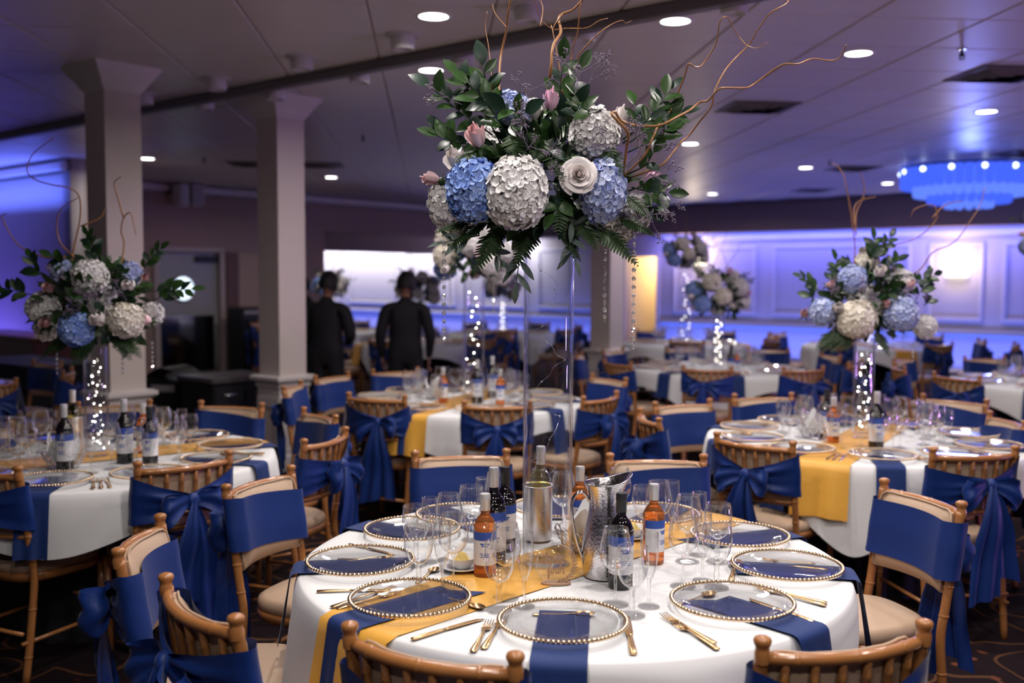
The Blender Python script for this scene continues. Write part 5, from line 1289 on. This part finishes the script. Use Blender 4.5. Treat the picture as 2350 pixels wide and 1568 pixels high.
for px, py, n in ((1019, 512, 14), (1389, 552, 11), (1456, 512, 15)): strand(bp(px, py, -.04 if px != 1389 else .0), n, W1, 0, .0258 if px != 1389 else .0222)
# ---------------------------------------------------------------- bouquets traced for the two neighbouring tables
def bouquet_px(tc, where, hyds, roses, sprigs, willows, fill, cpx, vtop, seed):
    Y = tc.y; b = Bouquet('hydrangea and rose bouquet on the table %s' % where, (tc.x, tc.y, vtop)); S = Y/FPX; q = random.Random(seed)
    def P(px, py, dy=0): return aty(px, py, Y+dy)
    for (px, py, r, col, dy) in hyds:
        o = b.hydrangea(P(px, py, dy), r*S*.95, col, (0, -1, .3), (1, 1, 1), int(px)); o.rotation_euler = (PI/2+q.uniform(-.3, .3), 0, q.uniform(-.5, .5))
    for (px, py, r, col, dy) in roses: b.rose(P(px, py, dy), r*S*1.1, col, (q.uniform(-.5, .5), -1, q.uniform(.1, .6)), 1)
    b.filler(P(*cpx, .02), [k_*1.18 for k_ in fill], 330, seed, .085, -.8)
    for i, (a, c, n, ll) in enumerate(sprigs):
        m_ = ((a[0]+c[0])/2+q.uniform(-6, 6), (a[1]+c[1])/2+q.uniform(-6, 6)); b.sprig([P(*a, -.05), P(*m_, -.07), P(*c, -.06)], n, ll*S*1.2, seed+i)
    for w in willows: b.willow([P(px, py, .03*math.sin(i)) for i, (px, py) in enumerate(w)], .0045, .0022)
    for i in range(9): 
        a = q.uniform(-1, 1); b.fern(P(cpx[0]+a*80, cpx[1]+70, -.12), (a, -.5, -.6), .75, i)
    for i in range(5): b.statice(P(cpx[0]+q.uniform(-80, 80), cpx[1]+q.uniform(-50, 30), -.14), (q.uniform(-.5, .5), -.6, .5), 1, i)
    return b, P
VLOW = TH+.0092+.535
b2, P2 = bouquet_px(T2, W2, ((207, 638, 40, 'w', -.08), (142, 622, 24, 'p', -.02), (100, 708, 36, 'w', -.06), (108, 752, 26, 'w', -.04), (176, 756, 38, 'b', -.14), (290, 736, 38, 'c', -.14), (300, 628, 24, 'p', -.02), (350, 720, 24, 'w', .02), (220, 690, 45, 'w', .15)),
    ((112, 666, 17, 'p', -.10), (106, 748, 17, 'p', -.13), (345, 738, 16, 'p', -.06), (304, 656, 18, 'w', -.10), (334, 640, 13, 'p', -.02), (240, 742, 22, 'w', -.14)),
    (((110, 640), (70, 592), 7, 30), ((90, 680), (4, 660), 8, 30), ((330, 670), (438, 664), 9, 30), ((320, 640), (368, 572), 8, 26), ((210, 610), (200, 540), 7, 26), ((220, 620), (212, 560), 5, 26), ((150, 610), (120, 590), 5, 26), ((350, 690), (395, 660), 6, 28), ((270, 600), (262, 612), 4, 28)),
    ([(165, 600), (172, 560), (184, 500), (182, 452), (160, 432), (118, 424), (80, 412), (62, 392), (70, 362), (86, 344), (124, 316)], [(170, 590), (140, 560), (130, 520), (140, 480), (182, 452)], [(278, 610), (285, 560), (278, 530), (284, 500), (300, 490), (312, 540)], [(284, 500), (270, 450), (262, 420), (278, 405)], [(150, 590), (100, 590), (40, 560), (5, 500), (15, 490)], [(185, 520), (230, 500), (240, 480)]),
    (.22, .18, .19), (212, 700), VLOW, 21)
b4, P4 = bouquet_px(T4, W4, ((1957, 640, 30, 'p', -.10), (1888, 716, 30, 'p', -.10), (1966, 733, 42, 'c', -.16), (2068, 720, 38, 'p', -.14), (2122, 750, 26, 'w', -.02), (2068, 648, 28, 'w', -.04), (1990, 600, 24, 'c', .0), (1990, 700, 45, 'w', .15)),
    ((1848, 722, 14, 'p', -.04), (1917, 708, 17, 'w', -.15), (2013, 630, 18, 'w', -.12), (2031, 703, 12, 'p', -.16), (2080, 656, 13, 'p', -.08), (1900, 655, 12, 'p', -.04), (1982, 580, 12, 'w', .0)),
    (((2000, 620), (2042, 545), 9, 26), ((1990, 610), (2005, 550), 7, 26), ((1930, 640), (1918, 598), 5, 24), ((1900, 680), (1838, 636), 7, 22), ((2090, 660), (2142, 630), 8, 24), ((2100, 690), (2130, 650), 5, 26), ((2040, 640), (2060, 600), 6, 26), ((1880, 690), (1860, 670), 5, 26), ((2120, 700), (2130, 690), 4, 24)),
    ([(1960, 620), (1962, 570), (1958, 530), (1950, 470), (1942, 430), (1935, 400), (1920, 380), (1908, 376)], [(1964, 540), (1965, 490), (1980, 455), (1984, 430), (1975, 398)], [(1990, 600), (2020, 570), (2080, 555), (2120, 535), (2150, 500), (2140, 470), (2100, 480), (2090, 500)], [(2060, 650), (2110, 620), (2140, 580), (2180, 562), (2200, 545), (2225, 510), (2250, 470), (2260, 430)], [(1962, 520), (1960, 480), (1975, 460), (2010, 452)], [(2140, 500), (2170, 470), (2210, 460)]),
    (.20, .17, .19), (1985, 690), VLOW, 33)
for px, py, n in ((129, 775, 8), (281, 808, 5), (349, 782, 6)): strand(P2(px, py, -.03), n, W2)
for px, py, n in ((1911, 735, 7), (2096, 785, 5)): strand(P4(px, py, -.03), n, W4)
# ---------------------------------------------------------------- one generic arrangement, copied to the further tables
def generic(tc, vtop, where, seed, rot):
    b = Bouquet('hydrangea and rose bouquet on the table %s' % where, (tc.x, tc.y, vtop)); q = random.Random(seed); c = Vector((tc.x, tc.y, vtop+.16)); ga = 2.4
    for i in range(11):
        a = i*ga+rot; zz = -.55+1.35*i/10; rr = math.sqrt(max(.05, 1-zz*zz)); p = c+Vector((.24*rr*math.cos(a), .22*rr*math.sin(a), .20*zz)); b.hydrangea(p, (.085, .075, .065)[i % 3], 'wbwpc'[i % 5], p-c+Vector((0, 0, .02)), (1, 1, 1), i)
    for i in range(10):
        a = i*ga+rot+1.2; zz = -.5+1.4*i/9; rr = math.sqrt(max(.05, 1-zz*zz)); p = c+Vector((.27*rr*math.cos(a), .25*rr*math.sin(a), .23*zz)); b.rose(p, .042, 'pwpwm'[i % 5], p-c, i % 2)
    b.filler(c, (.24, .22, .22), 170, seed, .08, -.8)
    for i in range(9):
        a = i*.7+rot; d = Vector((math.cos(a), math.sin(a), q.uniform(.1, 1.1))).normalized(); b.sprig([c+d*.12, c+d*.26+Vector((0, 0, .02)), c+d*q.uniform(.34, .42)], 7, .055, seed+i, objs=False)
    for i in range(4):
        a = i*1.57+rot; p0 = c+Vector((0, 0, .1)); pts = [p0]
        for k_ in range(6): pts.append(pts[-1]+Vector((math.cos(a)*.05+q.uniform(-.06, .06), math.sin(a)*.05+q.uniform(-.06, .06), q.uniform(.04, .11))))
        b.willow(pts, .004, .002)
    return b
VTALL = TH+.0092+1.015
generic(Vector((T3.x+.06, T3.y, 0)), VTALL-.165, W3, 51, .4); generic(T5, VLOW, W5, 52, 1.4); generic(T7, VTALL, W7, 53, 2.0); generic(T6, VTALL, W6, 58, 2.0)
for i, ((nm, x, y, wh), c, tl) in enumerate(zip(FAR, FT, (False, False, True, False, False, True))): generic(c, VTALL if tl else VLOW, wh, 60+i, .7*i)
strand(Vector((T3.x-.10, T3.y-.14, VTALL-.12)), 12, W3); strand(Vector((T3.x+.20, T3.y-.12, VTALL-.12)), 12, W3)
# ================================================================== the two staff, seen from behind
def person(x, y, rot, label, H, pose):
    t = thing('person', label, 'person', (x, y, 0), rot)
    k_ = H/1.70
    def skin_mesh(name, joints, edges, mt, parent, sub=2):
        me = bpy.data.meshes.new(name); me.from_pydata([Vector(j[0])*k_ for j in joints], edges, []); o = ob(name, me, parent)
        md = o.modifiers.new('skin', 'SKIN'); md.use_smooth_shade = True
        for v, j in zip(me.skin_vertices[0].data, joints): v.radius = (j[1]*k_, (j[2] if len(j) > 2 else j[1])*k_)
        me.skin_vertices[0].data[0].use_root = True
        s = o.modifiers.new('sub', 'SUBSURF'); s.levels = s.render_levels = sub
        dg = bpy.context.evaluated_depsgraph_get(); ev = o.evaluated_get(dg); nm = bpy.data.meshes.new_from_object(ev); o.modifiers.clear(); o.data = nm
        nm.materials.clear(); nm.materials.append(mt); nm.polygons.foreach_set('use_smooth', [True]*len(nm.polygons)); return o
    # body faces local +y (away from the camera)
    L = pose
    J = [((0, 0, .94), .160, .115), ((0, .005, 1.06), .165, .11), ((0, .01, 1.20), .190, .12), ((0, .015, 1.32), .185, .12), ((0, .02, 1.425), .085, .08), ((0, .035, 1.47), .052, .055), ((0, .05, 1.53), .050),
         ((-.105, .015, 1.385), .085, .08), ((-.185, .01, 1.37), .078), (L['el'], .060), (L['wl'], .034),
         ((.105, .015, 1.385), .085, .08), ((.185, .01, 1.37), .078), (L['er'], .060), (L['wr'], .034),
         ((-.09, 0, .86), .105, .11), ((-.10, .01, .50), .068), ((-.105, -.02, .09), .045), ((-.11, .09, .035), .038, .035),
         ((.09, 0, .86), .105, .11), ((.10, .01, .50), .068), ((.105, -.02, .09), .045), ((.11, .09, .035), .038, .035)]
    E = [(0, 1), (1, 2), (2, 3), (3, 4), (4, 5), (5, 6), (3, 7), (7, 8), (8, 9), (9, 10), (3, 11), (11, 12), (12, 13), (13, 14), (0, 15), (15, 16), (16, 17), (17, 18), (0, 19), (19, 20), (20, 21), (21, 22)]
    body = skin_mesh('body', J, E, M_SHIRT, t)
    body.data.materials.append(M_SKIN); body.data.materials.append(mat('black_trousers', (.007, .007, .008), .8)); 
    for p in body.data.polygons:
        c = p.center/k_
        if c.z > 1.485: p.material_index = 1
        elif c.z < .97 and abs(c.x) < .22 and (Vector((c.x, c.y))-Vector((0, 0))).length < .2: p.material_index = 2
    # head bowed forward
    hd = Vector((0, .085, 1.60)); m = MB(); P = []; nu = 28
    for i in range(15):
        b = -PI/2+PI*i/14; row = []
        for j in range(nu):
            a = 2*PI*j/nu; cx, cy, cz = math.cos(a)*math.cos(b), math.sin(a)*math.cos(b), math.sin(b)
            w = .076*(1-.18*max(0, -cz)); f = .098*(1-.10*max(0, -cz)) + (.010 if (abs(cx) < .18 and cy > .7 and -.35 < cz < .05) else 0)
            row.append(Vector((cx*w, cy*f+.018*max(0, -cz), cz*.118)))
        P.append(row)
    m.grid(P, True); head = ob('head', m.mesh('head', M_SKIN), t, hd*k_, (-.42, 0, 0), (k_, k_, k_))
    for s_ in (-1, 1):
        m = MB(); m.ball((s_*.078, -.005, -.015), (.010, .020, .032), 8, 6); ob('ear', m.mesh('ear', M_SKIN), head)
        m = MB(); m.ball((s_*.030, .090, .008), (.013, .008, .008), 8, 6); ob('eye', m.mesh('eye', M_HAIR), head)
    m = MB(); m.ball((0, .104, -.022), (.013, .014, .022), 8, 6); ob('nose', m.mesh('nose', M_SKIN), head)
    m = MB(); m.ball((0, .094, -.060), (.024, .007, .006), 8, 5); ob('mouth', m.mesh('mouth', mat('lip', (.22, .08, .06), .5)), head)
    q = random.Random(3); m = MB(); P = []
    for i in range(15):
        b = -.62+(PI/2+.62)*i/14; row = []
        for j in range(36):
            a = 2*PI*j/36; g = 1+.05*math.sin(7*a+3*i)+q.uniform(-.025, .025); fr = 1.0 if math.sin(a) < .35 else max(0, 1-(math.sin(a)-.35)*2.0)
            bb = b if math.sin(a) < .25 else max(b, .45); row.append(Vector((math.cos(a)*math.cos(bb)*.094*g, math.sin(a)*math.cos(bb)*.112*g-.008, math.sin(bb)*.138*g+.012)))
        P.append(row)
    m.grid(P, True); ob('hair', m.mesh('hair', M_HAIR), head)
    # hands: palm, four fingers and a thumb, slightly curled
    for s_, w, e in ((-1, L['wl'], L['el']), (1, L['wr'], L['er'])):
        d = (Vector(w)-Vector(e)).normalized(); side = Vector((0, 1, 0)) if abs(d.y) < .7 else Vector((s_*-1, 0, 0)); M = frame(d, side.cross(d))
        m = MB(); o0 = Vector(w)
        m.tube([o0-d*.02, o0+d*.02, o0+d*.06, o0+d*.088], [(.016, .024), (.014, .032), (.013, .040), (.010, .036)], 10, flat=M @ Vector((0, 0, 1)))
        for f in range(4):
            yy = -.027+.018*f; ln = (.062, .072, .068, .052)[f]; b0 = o0+M @ Vector((.080, yy, 0)); m.tube([b0, b0+M @ Vector((ln*.45, 0, -.006)), b0+M @ Vector((ln*.8, 0, -.022)), b0+M @ Vector((ln*.9, 0, -.038))], [.0088, .0083, .0075, .006], 7)
        b0 = o0+M @ Vector((.025, -.030, 0)); m.tube([b0, b0+M @ Vector((.025, -.022, -.006)), b0+M @ Vector((.052, -.026, -.016))], [.0105, .0095, .007], 7)
        for i in range(len(m.v)): m.v[i] = tuple(Vector(m.v[i])*k_)
        ob('hand', m.mesh('hand', M_SKIN), t)
    m = MB()
    for s_ in (-1, 1): m.ball((s_*.11*k_, .05, .035), (.045, .13, .036), 10, 6)
    ob('shoes', m.mesh('shoes', M_DARK), t)
    return t
pA = aty(930, 700, 9.75); person(pA.x, pA.y, .05, 'person in a black shirt and trousers standing with arms hanging, head bowed over a table', 1.64, {'el': (-.255, -.02, 1.10), 'wl': (-.235, .05, .86), 'er': (.255, -.02, 1.10), 'wr': (.235, .05, .86)})
pB = aty(748, 700, 9.55); person(pB.x, pB.y, -.15, 'person in a black shirt beside the middle column, forearms raised in front', 1.64, {'el': (-.25, .0, 1.09), 'wl': (-.13, .22, 1.05), 'er': (.255, .0, 1.09), 'wr': (.15, .22, 1.02)})
pC = aty(706, 700, 11.6); person(pC.x, pC.y, 2.2, 'person standing half hidden behind the column and the black shirted staff', 1.60, {'el': (-.25, .0, 1.09), 'wl': (-.13, .22, 1.05), 'er': (.255, .0, 1.09), 'wr': (.15, .22, 1.02)})
